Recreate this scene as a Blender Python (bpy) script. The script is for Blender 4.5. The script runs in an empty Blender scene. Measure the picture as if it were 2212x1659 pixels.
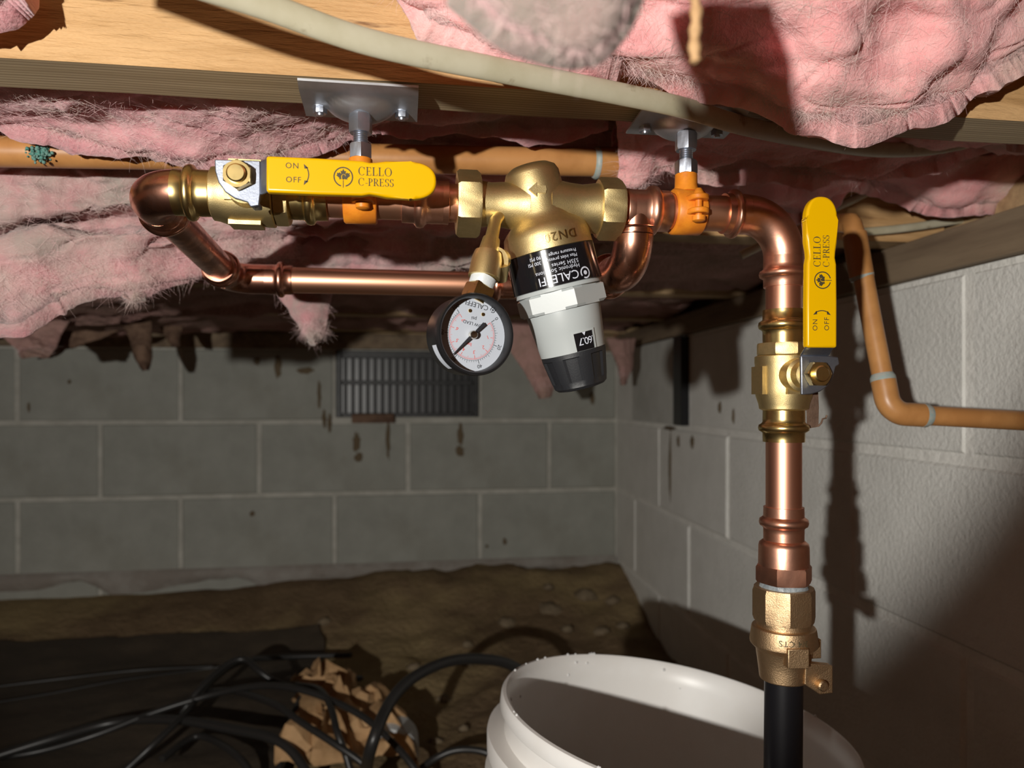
import bpy, math, random
from mathutils import Vector, Matrix, noise, Euler

sc = bpy.context.scene
col = sc.collection
random.seed(7)
PI = math.pi

# ------------------------------------------------------------------ camera, world, lamp, exposure
F = 1600.0                       # focal length in pixels of a 2212 x 1659 frame
TH = math.atan(0.15)             # yaw of the camera against the house axes
CT, ST = math.cos(TH), math.sin(TH)
cd = bpy.data.cameras.new('camera')
cd.sensor_width = 36.0
cd.lens = F / 2212.0 * 36.0
cd.shift_y = 30.5 / 2212.0
cd.clip_start = 0.01
cd.dof.use_dof = True
cd.dof.focus_distance = 0.455
cd.dof.aperture_fstop = 8.0
cam = bpy.data.objects.new('camera', cd)
cam.rotation_euler = (PI / 2, 0, -TH)
col.objects.link(cam)
sc.camera = cam

w = bpy.data.worlds.new('world')
sc.world = w
w.use_nodes = True
w.node_tree.nodes['Background'].inputs[0].default_value = (1.0, 0.47, 0.26, 1)
w.node_tree.nodes['Background'].inputs[1].default_value = 0.07

ld = bpy.data.lights.new('head_lamp', 'SPOT')
ld.energy = 55.0
ld.color = (1.0, 0.965, 0.90)
ld.shadow_soft_size = 0.011
ld.spot_size = math.radians(74)
ld.spot_blend = 0.20
lamp = bpy.data.objects.new('head_lamp', ld)
lamp.location = (-0.405, -0.445, 0.005)
aim = Vector((math.sin(TH + math.radians(1.5)), math.cos(TH + math.radians(1.5)), math.tan(math.radians(12))))   # straight ahead, a little upwards
lamp.rotation_euler = aim.to_track_quat('-Z', 'Y').to_euler()
col.objects.link(lamp)

sc.view_settings.view_transform = 'Standard'
sc.view_settings.look = 'None'
sc.view_settings.gamma = 1.0
sc.view_settings.exposure = 0.0
sc.view_settings.use_curve_mapping = False


# ------------------------------------------------------------------ helpers
def at(px, py, v):
    """point on the plane y = v seen at a pixel of the 2212 x 1659 frame"""
    a = (px - 1106) / F
    d = Vector((a * CT + ST, -a * ST + CT, (860 - py) / F))
    return d * (v / d.y)


def uz(px, v, z):
    p = at(px, 860, v)
    return Vector((p.x, v, z))


def UX(px, v):
    return at(px, 860, v).x


def AX(o, d, ref=(0, 0, 1)):
    """frame with local z along d"""
    z = Vector(d).normalized()
    r = Vector(ref)
    if abs(z.dot(r.normalized())) > 0.99:
        r = Vector((1, 0, 0))
    x = (r - z * r.dot(z)).normalized()
    y = z.cross(x)
    m = Matrix((x, y, z)).transposed().to_4x4()
    m.translation = Vector(o)
    return m


def FR(o, ex, ey, ez):
    m = Matrix((Vector(ex).normalized(), Vector(ey).normalized(), Vector(ez).normalized())).transposed().to_4x4()
    m.translation = Vector(o)
    return m


def smooth_pts(pts):
    return [Vector(p) for p in pts]


class MB:
    def __init__(s):
        s.v = []
        s.f = []
        s.m = []

    def add(s, vs, fs, M=None, mi=0):
        b = len(s.v)
        for p in vs:
            p = Vector(p)
            s.v.append(M @ p if M is not None else p)
        for f in fs:
            s.f.append(tuple(b + i for i in f))
            s.m.append(mi)
        return s

    def lathe(s, prof, M=None, n=32, mod=None, caps=True, a0=0.0, mi=0):
        vs = []
        for (z, r) in prof:
            for i in range(n):
                a = a0 + 2 * PI * i / n
                rr = r * (mod(a, z) if mod else 1.0)
                vs.append((rr * math.cos(a), rr * math.sin(a), z))
        fs = []
        flip = prof[-1][0] < prof[0][0]
        for j in range(len(prof) - 1):
            for i in range(n):
                k = (i + 1) % n
                q = (j * n + i, j * n + k, (j + 1) * n + k, (j + 1) * n + i)
                fs.append(q[::-1] if flip else q)
        if caps:
            c0 = tuple(range(n))
            c1 = tuple((len(prof) - 1) * n + i for i in range(n))
            fs.append(c0 if flip else c0[::-1])
            fs.append(c1[::-1] if flip else c1)
        return s.add(vs, fs, M, mi)

    def hexp(s, z0, z1, r, M=None, ch=0.06, a0=0.0, n=6):
        """hexagonal nut body with chamfered ends"""
        d = abs(z1 - z0) * 0.12
        k = 12

        def ring(z, rr, full):
            out = []
            for i in range(n * 4):
                a = 2 * PI * i / (n * 4)
                q = ((a + PI / n) % (2 * PI / n)) - PI / n
                hx = r * math.cos(PI / n) / math.cos(((a) % (2 * PI / n)) - PI / n)
                rad = min(hx, rr)
                out.append((rad * math.cos(a + a0), rad * math.sin(a + a0), z))
            return out
        vs = ring(z0, r * (1 - ch * 1.6), 0) + ring(z0 + d, r * 1.001, 0) + ring(z1 - d, r * 1.001, 0) + ring(z1, r * (1 - ch * 1.6), 0)
        m = n * 4
        fs = []
        for j in range(3):
            for i in range(m):
                t = (i + 1) % m
                fs.append((j * m + i, j * m + t, (j + 1) * m + t, (j + 1) * m + i))
        fs.append(tuple(range(m))[::-1])
        fs.append(tuple(3 * m + i for i in range(m)))
        return s.add(vs, fs, M)

    def tube(s, pts, r, n=16, M=None, caps=True, ell=None, up=None, mi=0):
        pts = [Vector(p) for p in pts]
        L = len(pts)
        T = []
        for i in range(L):
            t = pts[min(i + 1, L - 1)] - pts[max(i - 1, 0)]
            T.append(t.normalized())
        ref = Vector(up) if up is not None else Vector((0, 0, 1))
        if abs(T[0].dot(ref.normalized())) > 0.95 and up is None:
            ref = Vector((1, 0, 0))
        nx = (ref - T[0] * ref.dot(T[0])).normalized()
        vs = []
        for i in range(L):
            if up is not None:
                nx = (ref - T[i] * ref.dot(T[i])).normalized()
            else:
                nx = (nx - T[i] * nx.dot(T[i])).normalized()
            ny = T[i].cross(nx)
            rr = r[i] if isinstance(r, (list, tuple)) else r
            for k in range(n):
                a = 2 * PI * k / n
                ex, ey = (1, 1) if ell is None else ell
                vs.append(pts[i] + nx * (rr * ex * math.cos(a)) + ny * (rr * ey * math.sin(a)))
        fs = []
        for i in range(L - 1):
            for k in range(n):
                k2 = (k + 1) % n
                fs.append((i * n + k, i * n + k2, (i + 1) * n + k2, (i + 1) * n + k))
        if caps:
            fs.append(tuple(range(n))[::-1])
            fs.append(tuple((L - 1) * n + k for k in range(n)))
        return s.add(vs, fs, M, mi)

    def box(s, lo, hi, M=None, mi=0):
        x0, y0, z0 = lo
        x1, y1, z1 = hi
        vs = [(x0, y0, z0), (x1, y0, z0), (x1, y1, z0), (x0, y1, z0), (x0, y0, z1), (x1, y0, z1), (x1, y1, z1), (x0, y1, z1)]
        fs = [(0, 3, 2, 1), (4, 5, 6, 7), (0, 1, 5, 4), (1, 2, 6, 5), (2, 3, 7, 6), (3, 0, 4, 7)]
        return s.add(vs, fs, M, mi)

    def prism(s, poly, z0, z1, M=None):
        n = len(poly)
        vs = [(x, y, z0) for x, y in poly] + [(x, y, z1) for x, y in poly]
        fs = [tuple(range(n))[::-1], tuple(range(n, 2 * n))]
        for i in range(n):
            k = (i + 1) % n
            fs.append((i, k, n + k, n + i))
        return s.add(vs, fs, M)

    def flat(s, poly, z=0.0, M=None):
        return s.add([(x, y, z) for x, y in poly], [tuple(range(len(poly)))], M)


def mesh_of(mb, name):
    me = bpy.data.meshes.new(name)
    me.from_pydata([tuple(p) for p in mb.v], [], mb.f)
    me.update()
    return me


def obj(name, mb, mats, parent=None, smooth=38, bevel=None, kind=None, subsurf=0, label=None):
    off = parent.matrix_world.translation if parent is not None else Vector((0, 0, 0))
    if parent is not None:
        off = Vector(parent['org'])
        mb.v = [p - off for p in mb.v]
    me = mesh_of(mb, name)
    o = bpy.data.objects.new(name, me)
    col.objects.link(o)
    if not isinstance(mats, (list, tuple)):
        mats = [mats]
    for m in mats:
        me.materials.append(m)
    if len(mats) > 1:
        for p, mi in zip(me.polygons, mb.m):
            p.material_index = mi
    if smooth:
        for p in me.polygons:
            p.use_smooth = True
        if smooth < 180:
            me.set_sharp_from_angle(angle=math.radians(smooth))
    if bevel:
        b = o.modifiers.new('bevel', 'BEVEL')
        b.width = bevel[0]
        b.segments = bevel[1]
        b.limit_method = 'ANGLE'
        b.angle_limit = math.radians(40)
    if subsurf:
        b = o.modifiers.new('sub', 'SUBSURF')
        b.levels = b.render_levels = subsurf
    if parent is not None:
        o.parent = parent
        o['org'] = tuple(off)
    else:
        o['org'] = (0.0, 0.0, 0.0)
    if kind:
        o['kind'] = kind
    if label:
        o['label'] = label
    return o


def thing(name, label, cat, loc, group=None):
    o = bpy.data.objects.new(name, None)
    o.empty_display_size = 0.01
    col.objects.link(o)
    o.location = loc
    o['org'] = tuple(loc)
    o['label'] = label
    o['category'] = cat
    if group:
        o['group'] = group
    return o


def tag(o, label, cat, group=None, kind=None):
    o['label'] = label
    o['category'] = cat
    if group:
        o['group'] = group
    if kind:
        o['kind'] = kind
    return o


def lone(name, mb, mats, label, cat, group=None, kind=None, **k):
    """a one-mesh thing whose origin sits at its lowest point's height"""
    c = sum((p for p in mb.v), Vector()) / len(mb.v)
    c.z = min(p.z for p in mb.v)
    mb.v = [p - c for p in mb.v]
    o = obj(name, mb, mats, None, **k)
    o.location = c
    o['org'] = tuple(c)
    return tag(o, label, cat, group, kind)


# ------------------------------------------------------------------ materials
MATS = {}


def mat(name, base, rough=0.5, metal=0.0, c2=None, nscale=40, nlo=0.4, nhi=0.6, bump=0.0, bscale=300, bdist=0.001,
        stretch=None, r2=None, c3=None, n3=8, lo3=0.5, hi3=0.65, coat=0.0, sheen=0.0, spec=0.5, wave=None, sss=0.0, detail=6, sssr=(0.012, 0.005, 0.005)):
    m = bpy.data.materials.new(name)
    m.use_nodes = True
    nt = m.node_tree
    N, Lk = nt.nodes, nt.links
    b = N['Principled BSDF']
    b.inputs['Base Color'].default_value = (*base, 1)
    b.inputs['Roughness'].default_value = rough
    b.inputs['Metallic'].default_value = metal
    b.inputs['Specular IOR Level'].default_value = spec
    if coat:
        b.inputs['Coat Weight'].default_value = coat
        b.inputs['Coat Roughness'].default_value = 0.12
    if sheen:
        b.inputs['Sheen Weight'].default_value = sheen
        b.inputs['Sheen Roughness'].default_value = 0.6
    if sss:
        b.inputs['Subsurface Weight'].default_value = sss
        b.inputs['Subsurface Radius'].default_value = sssr
        b.inputs['Subsurface Scale'].default_value = 1.0
    tc = N.new('ShaderNodeTexCoord')
    vec = tc.outputs['Object']
    if stretch:
        mp = N.new('ShaderNodeMapping')
        mp.inputs['Scale'].default_value = stretch
        Lk.new(vec, mp.inputs['Vector'])
        vec = mp.outputs['Vector']

    def nz(scale, det=detail, rough_=0.6):
        t = N.new('ShaderNodeTexNoise')
        t.inputs['Scale'].default_value = scale
        t.inputs['Detail'].default_value = det
        t.inputs['Roughness'].default_value = rough_
        Lk.new(vec, t.inputs['Vector'])
        return t.outputs['Fac']

    def ramp(src, lo, hi):
        mr = N.new('ShaderNodeMapRange')
        mr.inputs['From Min'].default_value = lo
        mr.inputs['From Max'].default_value = hi
        Lk.new(src, mr.inputs['Value'])
        return mr.outputs['Result']

    def mix(f, a, c):
        x = N.new('ShaderNodeMix')
        x.data_type = 'RGBA'
        Lk.new(f, x.inputs['Factor'])
        if hasattr(a, 'links'):
            Lk.new(a, x.inputs['A'])
        else:
            x.inputs['A'].default_value = (*a, 1)
        x.inputs['B'].default_value = (*c, 1)
        return x.outputs['Result']
    cur = base
    fac = None
    if c2:
        fac = ramp(nz(nscale), nlo, nhi)
        cur = mix(fac, cur, c2)
    if c3:
        f3 = ramp(nz(n3, 4), lo3, hi3)
        cur = mix(f3, cur, c3)
    if wave:
        wv = N.new('ShaderNodeTexWave')
        wv.wave_type = 'BANDS'
        wv.bands_direction = wave[0]
        wv.inputs['Scale'].default_value = wave[1]
        wv.inputs['Distortion'].default_value = wave[2]
        wv.inputs['Detail'].default_value = 3
        wv.inputs['Detail Scale'].default_value = wave[3]
        Lk.new(vec, wv.inputs['Vector'])
        cur = mix(ramp(wv.outputs['Fac'], wave[5], wave[6]), cur, wave[4])
    if cur is not base:
        Lk.new(cur, b.inputs['Base Color'])
    if r2 is not None and fac is not None:
        mr = N.new('ShaderNodeMapRange')
        mr.inputs['To Min'].default_value = rough
        mr.inputs['To Max'].default_value = r2
        Lk.new(fac, mr.inputs['Value'])
        Lk.new(mr.outputs['Result'], b.inputs['Roughness'])
    if bump:
        bp = N.new('ShaderNodeBump')
        bp.inputs['Strength'].default_value = bump
        bp.inputs['Distance'].default_value = bdist
        Lk.new(nz(bscale, 5), bp.inputs['Height'])
        Lk.new(bp.outputs['Normal'], b.inputs['Normal'])
    MATS[name] = m
    return m


COPPER = mat('copper', (0.90, 0.50, 0.36), 0.34, 1.0, (0.70, 0.33, 0.21), 60, 0.35, 0.7, r2=0.42, bump=0.08, bscale=500, bdist=0.0004)
COPPER_DK = mat('copper_tarnished', (0.80, 0.40, 0.27), 0.24, 1.0, (0.42, 0.20, 0.14), 55, 0.42, 0.62, r2=0.34, bump=0.06, bscale=300, bdist=0.0004)
COPPER_PIPE = mat('copper_drawn', (0.86, 0.47, 0.31), 0.36, 1.0, (0.72, 0.36, 0.22), 30, 0.35, 0.7, stretch=(0.06, 1, 1), r2=0.45)
COPPER_PIPEV = mat('copper_drawn_vertical', (0.86, 0.45, 0.31), 0.36, 1.0, (0.72, 0.34, 0.22), 30, 0.35, 0.7, stretch=(1, 1, 0.06), r2=0.45)
BRASS = mat('brass_polished', (0.83, 0.63, 0.27), 0.26, 1.0, (0.66, 0.48, 0.20), 80, 0.35, 0.7, r2=0.34)
BRASS_CAST = mat('brass_cast', (0.78, 0.62, 0.31), 0.42, 1.0, (0.62, 0.47, 0.22), 120, 0.35, 0.7, r2=0.5, bump=0.35, bscale=2200, bdist=0.0003)
BRONZE = mat('bronze_cast', (0.68, 0.47, 0.27), 0.42, 1.0, (0.48, 0.33, 0.19), 90, 0.35, 0.7, r2=0.5, bump=0.5, bscale=1100, bdist=0.0005)
ZINC = mat('zinc_steel', (0.52, 0.56, 0.64), 0.38, 1.0, (0.40, 0.43, 0.49), 90, 0.35, 0.7, r2=0.42, bump=0.15, bscale=600, bdist=0.0003)
LEVERM = mat('plated_lever', (0.36, 0.39, 0.46), 0.46, 1.0, (0.28, 0.30, 0.36), 90, 0.35, 0.7, bump=0.25, bscale=900, bdist=0.0003)
STEEL_DK = mat('dull_steel', (0.58, 0.60, 0.63), 0.52, 1.0, (0.46, 0.47, 0.49), 60, 0.35, 0.7)
YELLOW = mat('yellow_vinyl', (0.76, 0.425, 0.0), 0.30, 0.0, spec=0.4)
INK = mat('grip_ink', (0.055, 0.045, 0.02), 0.6)
ORANGE = mat('orange_paint', (0.80, 0.27, 0.02), 0.42, 0.0, (0.68, 0.20, 0.015), 90, bump=0.15, bscale=300, bdist=0.0005)
BLACKP = mat('black_plastic', (0.012, 0.012, 0.013), 0.32, spec=0.5)
BLACKK = mat('black_knob', (0.016, 0.017, 0.02), 0.5, bump=0.3, bscale=900, bdist=0.0003)
LABELB = mat('label_black', (0.008, 0.008, 0.010), 0.16, coat=0.5)
WHITEP = mat('white_plastic', (0.43, 0.46, 0.46), 0.38, bump=0.05, bscale=600, bdist=0.0003)
PRINTW = mat('white_print', (0.62, 0.65, 0.74), 0.5)
DIAL = mat('dial_white', (0.52, 0.56, 0.63), 0.5)
DIALK = mat('dial_ink', (0.02, 0.02, 0.025), 0.6)
DIALR = mat('dial_red', (0.75, 0.08, 0.06), 0.6)
CHROME = mat('chrome_hub', (0.75, 0.72, 0.64), 0.2, 1.0)
DOPE = mat('pipe_dope', (0.34, 0.38, 0.40), 0.3, 0.0, (0.20, 0.23, 0.25), 200, bump=0.5, bscale=400, bdist=0.001)
TAPE = mat('thread_tape', (0.62, 0.65, 0.66), 0.35, bump=0.4, bscale=700, bdist=0.0005)
POLY = mat('black_polyethylene', (0.008, 0.008, 0.010), 0.34, spec=0.5)
RUBBER = mat('black_cable', (0.022, 0.021, 0.020), 0.38)
CPVC = mat('cpvc_orange', (0.52, 0.25, 0.085), 0.38, 0.0, (0.42, 0.19, 0.06), 25, sss=0.0)
CEMENT = mat('solvent_cement', (0.40, 0.40, 0.36), 0.5, c2=(0.30, 0.38, 0.36), nscale=200)
VERDI = mat('teal_putty', (0.07, 0.24, 0.20), 0.7, c2=(0.16, 0.27, 0.23), nscale=300, bump=0.6, bscale=400, bdist=0.002)
WOODF = mat('rough_sawn_wood', (0.60, 0.365, 0.165), 0.75, 0.0, (0.40, 0.22, 0.08), 50, 0.46, 0.72, stretch=(0.12, 1, 1), bump=1.0, bscale=150, bdist=0.004,
            c3=(0.24, 0.12, 0.05), n3=130, lo3=0.64, hi3=0.74)
WOODB = mat('planed_grey_wood', (0.50, 0.39, 0.24), 0.7, 0.0, (0.39, 0.295, 0.17), 60, 0.4, 0.65, stretch=(0.05, 1, 1), bump=0.3, bscale=120, bdist=0.001,
            wave=('Y', 95, 1.2, 2.0, (0.30, 0.22, 0.12), 0.55, 0.9))
WOODD = mat('old_grey_wood', (0.26, 0.19, 0.12), 0.8, 0.0, (0.16, 0.11, 0.07), 40, 0.4, 0.65, stretch=(1, 0.08, 1), bump=0.6, bscale=90, bdist=0.002)
WOODU = mat('far_joist_wood', (0.52, 0.36, 0.19), 0.8, 0.0, (0.30, 0.19, 0.10), 30, 0.4, 0.65, stretch=(0.08, 1, 1), bump=0.5, bscale=90, bdist=0.002)
SUBF = mat('subfloor_wood', (0.30, 0.19, 0.10), 0.85, 0.0, (0.2, 0.12, 0.06), 20)
BLOCK = mat('painted_block', (0.39, 0.395, 0.355), 0.9, 0.0, (0.33, 0.335, 0.30), 14, 0.35, 0.7, bump=0.8, bscale=160, bdist=0.003, spec=0.2,
            c3=(0.29, 0.28, 0.235), n3=3.0, lo3=0.55, hi3=0.8)
MORTAR = mat('mortar', (0.55, 0.54, 0.485), 0.9, 0.0, (0.46, 0.45, 0.40), 25, bump=0.8, bscale=120, bdist=0.003, spec=0.2)
SMEAR = mat('mortar_smear', (0.36, 0.34, 0.31), 0.9, 0.0, (0.28, 0.25, 0.22), 12, bump=0.8, bscale=60, bdist=0.005, spec=0.2)
DIRT = mat('dirt', (0.24, 0.165, 0.095), 0.95, 0.0, (0.15, 0.10, 0.055), 9, 0.35, 0.65, bump=1.0, bscale=70, bdist=0.008, spec=0.15,
           c3=(0.33, 0.245, 0.125), n3=2.2, lo3=0.45, hi3=0.6)
SHEETM = mat('dirty_plastic_sheet', (0.055, 0.042, 0.030), 0.7, 0.0, (0.10, 0.075, 0.05), 6, 0.45, 0.75, bump=0.5, bscale=40, bdist=0.006, spec=0.25)
ROCK = mat('stone', (0.24, 0.185, 0.12), 0.9, 0.0, (0.16, 0.12, 0.075), 40, bump=0.7, bscale=120, bdist=0.004, spec=0.2)
KRAFT = mat('kraft_paper', (0.52, 0.32, 0.16), 0.7, 0.0, (0.42, 0.25, 0.12), 30, bump=0.5, bscale=90, bdist=0.004, spec=0.25)
KRAFT_DK = mat('old_facing_paper', (0.20, 0.125, 0.085), 0.85, 0.0, (0.11, 0.065, 0.045), 30, bump=0.5, bscale=90, bdist=0.003, spec=0.2)
BUCKET = mat('bucket_plastic', (0.86, 0.85, 0.83), 0.36, 0.0, (0.82, 0.80, 0.77), 12, sss=0.0)
VENTM = mat('vent_black', (0.012, 0.012, 0.013), 0.45, 0.0, (0.03, 0.03, 0.03), 60, spec=0.35)
NMC = mat('cable_jacket', (0.50, 0.46, 0.34), 0.45, 0.0, (0.42, 0.38, 0.26), 20, c3=(0.22, 0.17, 0.10), n3=55, lo3=0.62, hi3=0.75)
WHITEF = mat('white_foam', (0.62, 0.64, 0.64), 0.7, bump=0.4, bscale=120, bdist=0.003)
MUD = mat('mud', (0.15, 0.11, 0.065), 0.95, bump=0.6, bscale=200, bdist=0.003)
PANELG = mat('grey_panel', (0.58, 0.58, 0.54), 0.85, 0.0, (0.50, 0.50, 0.46), 12)
PK = dict(bump=0.55, bscale=420, bdist=0.0022, sheen=0.2, spec=0.03, detail=10)
PINK = mat('pink_fiberglass', (0.66, 0.29, 0.31), 0.95, 0.0, (0.70, 0.41, 0.41), 45, 0.36, 0.66, c3=(0.46, 0.35, 0.31), n3=10, lo3=0.56, hi3=0.74, sss=0.3, **PK)
RWALL = mat('lit_painted_block', (0.85, 0.845, 0.80), 0.9, 0.0, (0.76, 0.755, 0.71), 14, 0.35, 0.7, bump=0.8, bscale=160, bdist=0.003, spec=0.2)  # lit copy of the block paint: lamp brightness put into the colour
RMORT = mat('lit_mortar', (0.90, 0.89, 0.84), 0.9, 0.0, (0.82, 0.81, 0.76), 25, bump=0.8, bscale=120, bdist=0.003, spec=0.2)  # lit copy of the mortar, lightened along with the right wall blocks
PINKC = mat('clean_pink_fiberglass', (0.93, 0.40, 0.40), 0.95, 0.0, (0.93, 0.52, 0.50), 45, 0.36, 0.66, c3=(0.62, 0.45, 0.38), n3=10, lo3=0.58, hi3=0.76, sss=0.3, **PK)  # cleaner pink, also lightened to make up for weak lamp light
PINKG = mat('dusty_pink_fiberglass', (0.55, 0.27, 0.28), 0.95, 0.0, (0.60, 0.39, 0.37), 45, 0.36, 0.66, c3=(0.38, 0.31, 0.275), n3=11, lo3=0.44, hi3=0.64, sss=0.3, **PK)
GREYF = mat('grey_dusty_fiberglass', (0.27, 0.22, 0.19), 0.95, 0.0, (0.42, 0.25, 0.24), 25, 0.45, 0.7, sss=0.3, **PK)
OLDPINK = mat('dirty_old_fiberglass', (0.50, 0.29, 0.26), 0.95, 0.0, (0.32, 0.21, 0.17), 9, 0.35, 0.65, bump=0.9, bscale=150, bdist=0.005, spec=0.05)
FIB = mat('glass_fibre', (0.80, 0.52, 0.52), 0.6, 0.0, (0.62, 0.50, 0.45), 40, spec=0.3)

# ------------------------------------------------------------------ layout constants
V0 = 0.4525      # depth of the pipe run under the first joist
ZR = 0.119       # height of the pipe run
RP = 0.0113      # copper pipe radius
XV = UX(1693, V0)  # the vertical riser
VB, ZB = 0.674, 0.104   # the bypass pipe
JB = 0.182       # underside of the joists
WB = 2.13        # back wall face
XC = 0.634       # wall corner
JY = (0.4335, 0.4715)


# ------------------------------------------------------------------ the setting: walls, sills, joists, floor
def block_mesh(lx, lz, name='block', depth=0.05, m=None):
    """one concrete block face: bevelled slab standing proud of the mortar"""
    mb = MB()
    b = 0.004
    x, z = lx / 2, lz / 2
    vs = [(-x, 0, -z), (x, 0, -z), (x, 0, z), (-x, 0, z),
          (-x, -depth + b, -z), (x, -depth + b, -z), (x, -depth + b, z), (-x, -depth + b, z),
          (-x + b, -depth, -z + b), (x - b, -depth, -z + b), (x - b, -depth, z - b), (-x + b, -depth, z - b)]
    fs = [(8, 9, 10, 11)]
    for i in range(4):
        k = (i + 1) % 4
        fs += [(i, k, 4 + k, 4 + i), (4 + i, 4 + k, 8 + k, 8 + i)]
    mb.add(vs, fs)
    me = mesh_of(mb, name)
    me.materials.append(m or BLOCK)
    return me


BL, BH, MJ = 0.409, 0.2035, 0.010
full = block_mesh(BL - MJ, BH - MJ)
half = block_mesh(BL / 2 - MJ, BH - MJ)
ZTOP = 0.1375
full_r = block_mesh(BL - MJ, BH - MJ, m=RWALL)
half_r = block_mesh(BL / 2 - MJ, BH - MJ, m=RWALL)


def wall(name, M, length, skip):
    """M maps local x (distance from the corner, along the wall), y (out of the wall is -y), z"""
    mb = MB()
    mb.box((-0.05, 0.0, ZTOP - 4 * BH), (length, 0.12, ZTOP), M)
    right = name == 'wall_right'
    w_ = obj(name, mb, RMORT if right else MORTAR, None, smooth=0, kind='structure')
    rnd = random.Random(hash(name) % 97 if False else len(name))
    for c in range(4):
        zc = ZTOP - BH * (c + 0.5)
        x = 0.0
        first = c % 2 == (1 if name == 'wall_back' else 0)
        k = 0
        while x < length - 0.05:
            ln = BL / 2 if (first and k == 0) else BL
            if (c, k) not in skip and x + ln <= length + 0.02:
                o = bpy.data.objects.new('concrete_block', (half_r if right else half) if ln < BL * 0.6 else (full_r if right else full))
                col.objects.link(o)
                o.parent = w_
                L = M @ Matrix.Translation((x + ln / 2, 0.047 + rnd.uniform(-0.0012, 0.0012), zc - MJ / 4 + MJ / 4))
                o.matrix_local = L @ Euler((rnd.uniform(-.004, .004), rnd.uniform(-.003, .003), rnd.uniform(-.004, .004))).to_matrix().to_4x4()
            x += ln
            k += 1
    return w_


MBK = FR((XC, WB, 0), (-1, 0, 0), (0, 1, 0), (0, 0, 1))
# back wall: local x runs to the left from the corner (mirrored frame keeps y out of the wall)
wall_b = wall('wall_back', MBK, 3.4, {(0, 1 + 0)} if False else {(0, 1)})
rw0, rw1 = Vector((XC, WB, 0)), Vector((0.590, 0.629, 0))
rd = (rw1 - rw0).normalized()
rn = Vector((0, 0, 1)).cross(rd).normalized()     # away from the room or into it
if rn.x < 0:
    rn = -rn
MRW = FR(rw0, rd, rn, (0, 0, 1))
wall_r = wall('wall_right', MRW, 2.9, {(0, 1)})

# mortar smear at the foot of the back wall
mb = MB()
rows = []
nx_ = 90
for j in range(5):
    for i in range(nx_ + 1):
        x = -2.6 + 3.23 * i / nx_
        low = 0.035 + 0.028 * noise.fractal(Vector((x * 5, 3, 0)), 0.8, 2, 4)
        z = ZTOP - 3 * BH + 0.012 - (0.012 + low) * j / 4 - 0.003
        y = WB - 0.004 - 0.012 * math.sin(PI * min(1, j / 4 * 0.9 + .1)) - 0.006 * noise.noise(Vector((x * 14, j * 1.3, 7)))
        if j == 0:
            y = WB - 0.002
        rows.append((x, y, z))
fs = []
for j in range(4):
    for i in range(nx_):
        a = j * (nx_ + 1) + i
        fs.append((a, a + nx_ + 1, a + nx_ + 2, a + 1))
mb.add(rows, fs)
obj('mortar_smear', mb, SMEAR, wall_b, smooth=180)

# sill plates
mb = MB()
mb.box((-3.0, WB - 0.006, ZTOP + 0.001), (XC, WB + 0.12, JB), None)
o = obj('trim_1', mb, WOODD, None, smooth=0, bevel=(0.002, 2), kind='structure')
mb = MB()
mb.box((0.01, -0.012, ZTOP + 0.001), (2.9, 0.12, JB), MRW)
o = obj('trim_2', mb, WOODD, None, smooth=0, bevel=(0.002, 2), kind='structure')
# rim boards above the sills
mb = MB()
mb.box((-3.0, WB + 0.03, JB + 0.001), (XC, WB + 0.068, JB + 0.235))
o = obj('trim_3', mb, WOODU, None, smooth=0, kind='structure')
mb = MB()
mb.box((0.01, 0.05, JB + 0.001), (2.9, 0.088, JB + 0.235), MRW)
o = obj('trim_4', mb, WOODU, None, smooth=0, kind='structure')
# subfloor
mb = MB()
mb.box((-3.0, -1.2, JB + 0.236), (0.9, WB + 0.12, JB + 0.26))
o = obj('ceiling', mb, SUBF, None, smooth=0, kind='structure')


def joist(y0, y1, label, mF, mBt, x0=-3.0, x1=None):
    mb = MB()
    if x1 is None:
        x1 = 0.600 + (y0 - 0.629) * 0.0293 + 0.03
    n = 60
    vs, fs, ms = [], [], []
    # long box with a slightly uneven lower front edge
    for i in range(n + 1):
        x = x0 + (x1 - x0) * i / n
        e = 0.0012 * noise.noise(Vector((x * 20, y0 * 9, 0)))
        e2 = 0.0014 * noise.noise(Vector((x * 24, y0 * 9, 5)))
        vs += [(x, y0 + e, JB + e2 * 0.5 + .0008), (x, y1, JB + e2), (x, y1, JB + 0.235), (x, y0, JB + 0.235)]
    for i in range(n):
        a, b = i * 4, i * 4 + 4
        for k, mi in ((0, 1), (1, 0), (2, 1), (3, 0)):
            k2 = (k + 1) % 4
            fs.append((a + k, a + k2, b + k2, b + k))
            ms.append(mi)
    fs += [(3, 2, 1, 0), (n * 4, n * 4 + 1, n * 4 + 2, n * 4 + 3)]
    ms += [0, 0]
    mb.add(vs, fs)
    mb.m = ms
    return lone('floor_joist', mb, [mF, mBt], label, 'joist', 'floor joists', smooth=0)


joist(*JY, 'rough orange floor joist carrying the two steel pipe hangers', WOODF, WOODB)
joist(0.79, 0.828, 'floor joist with white cable along it, next behind the hanger joist', WOODF, WOODU)
joist(1.245, 1.283, 'bare floor joist beyond the copper bypass pipe', WOODU, WOODU)
joist(1.65, 1.688, 'dark floor joist second from the vented back wall', WOODU, WOODU)
joist(2.03, 2.068, 'floor joist right next to the vented back wall', WOODU, WOODU)


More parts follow.
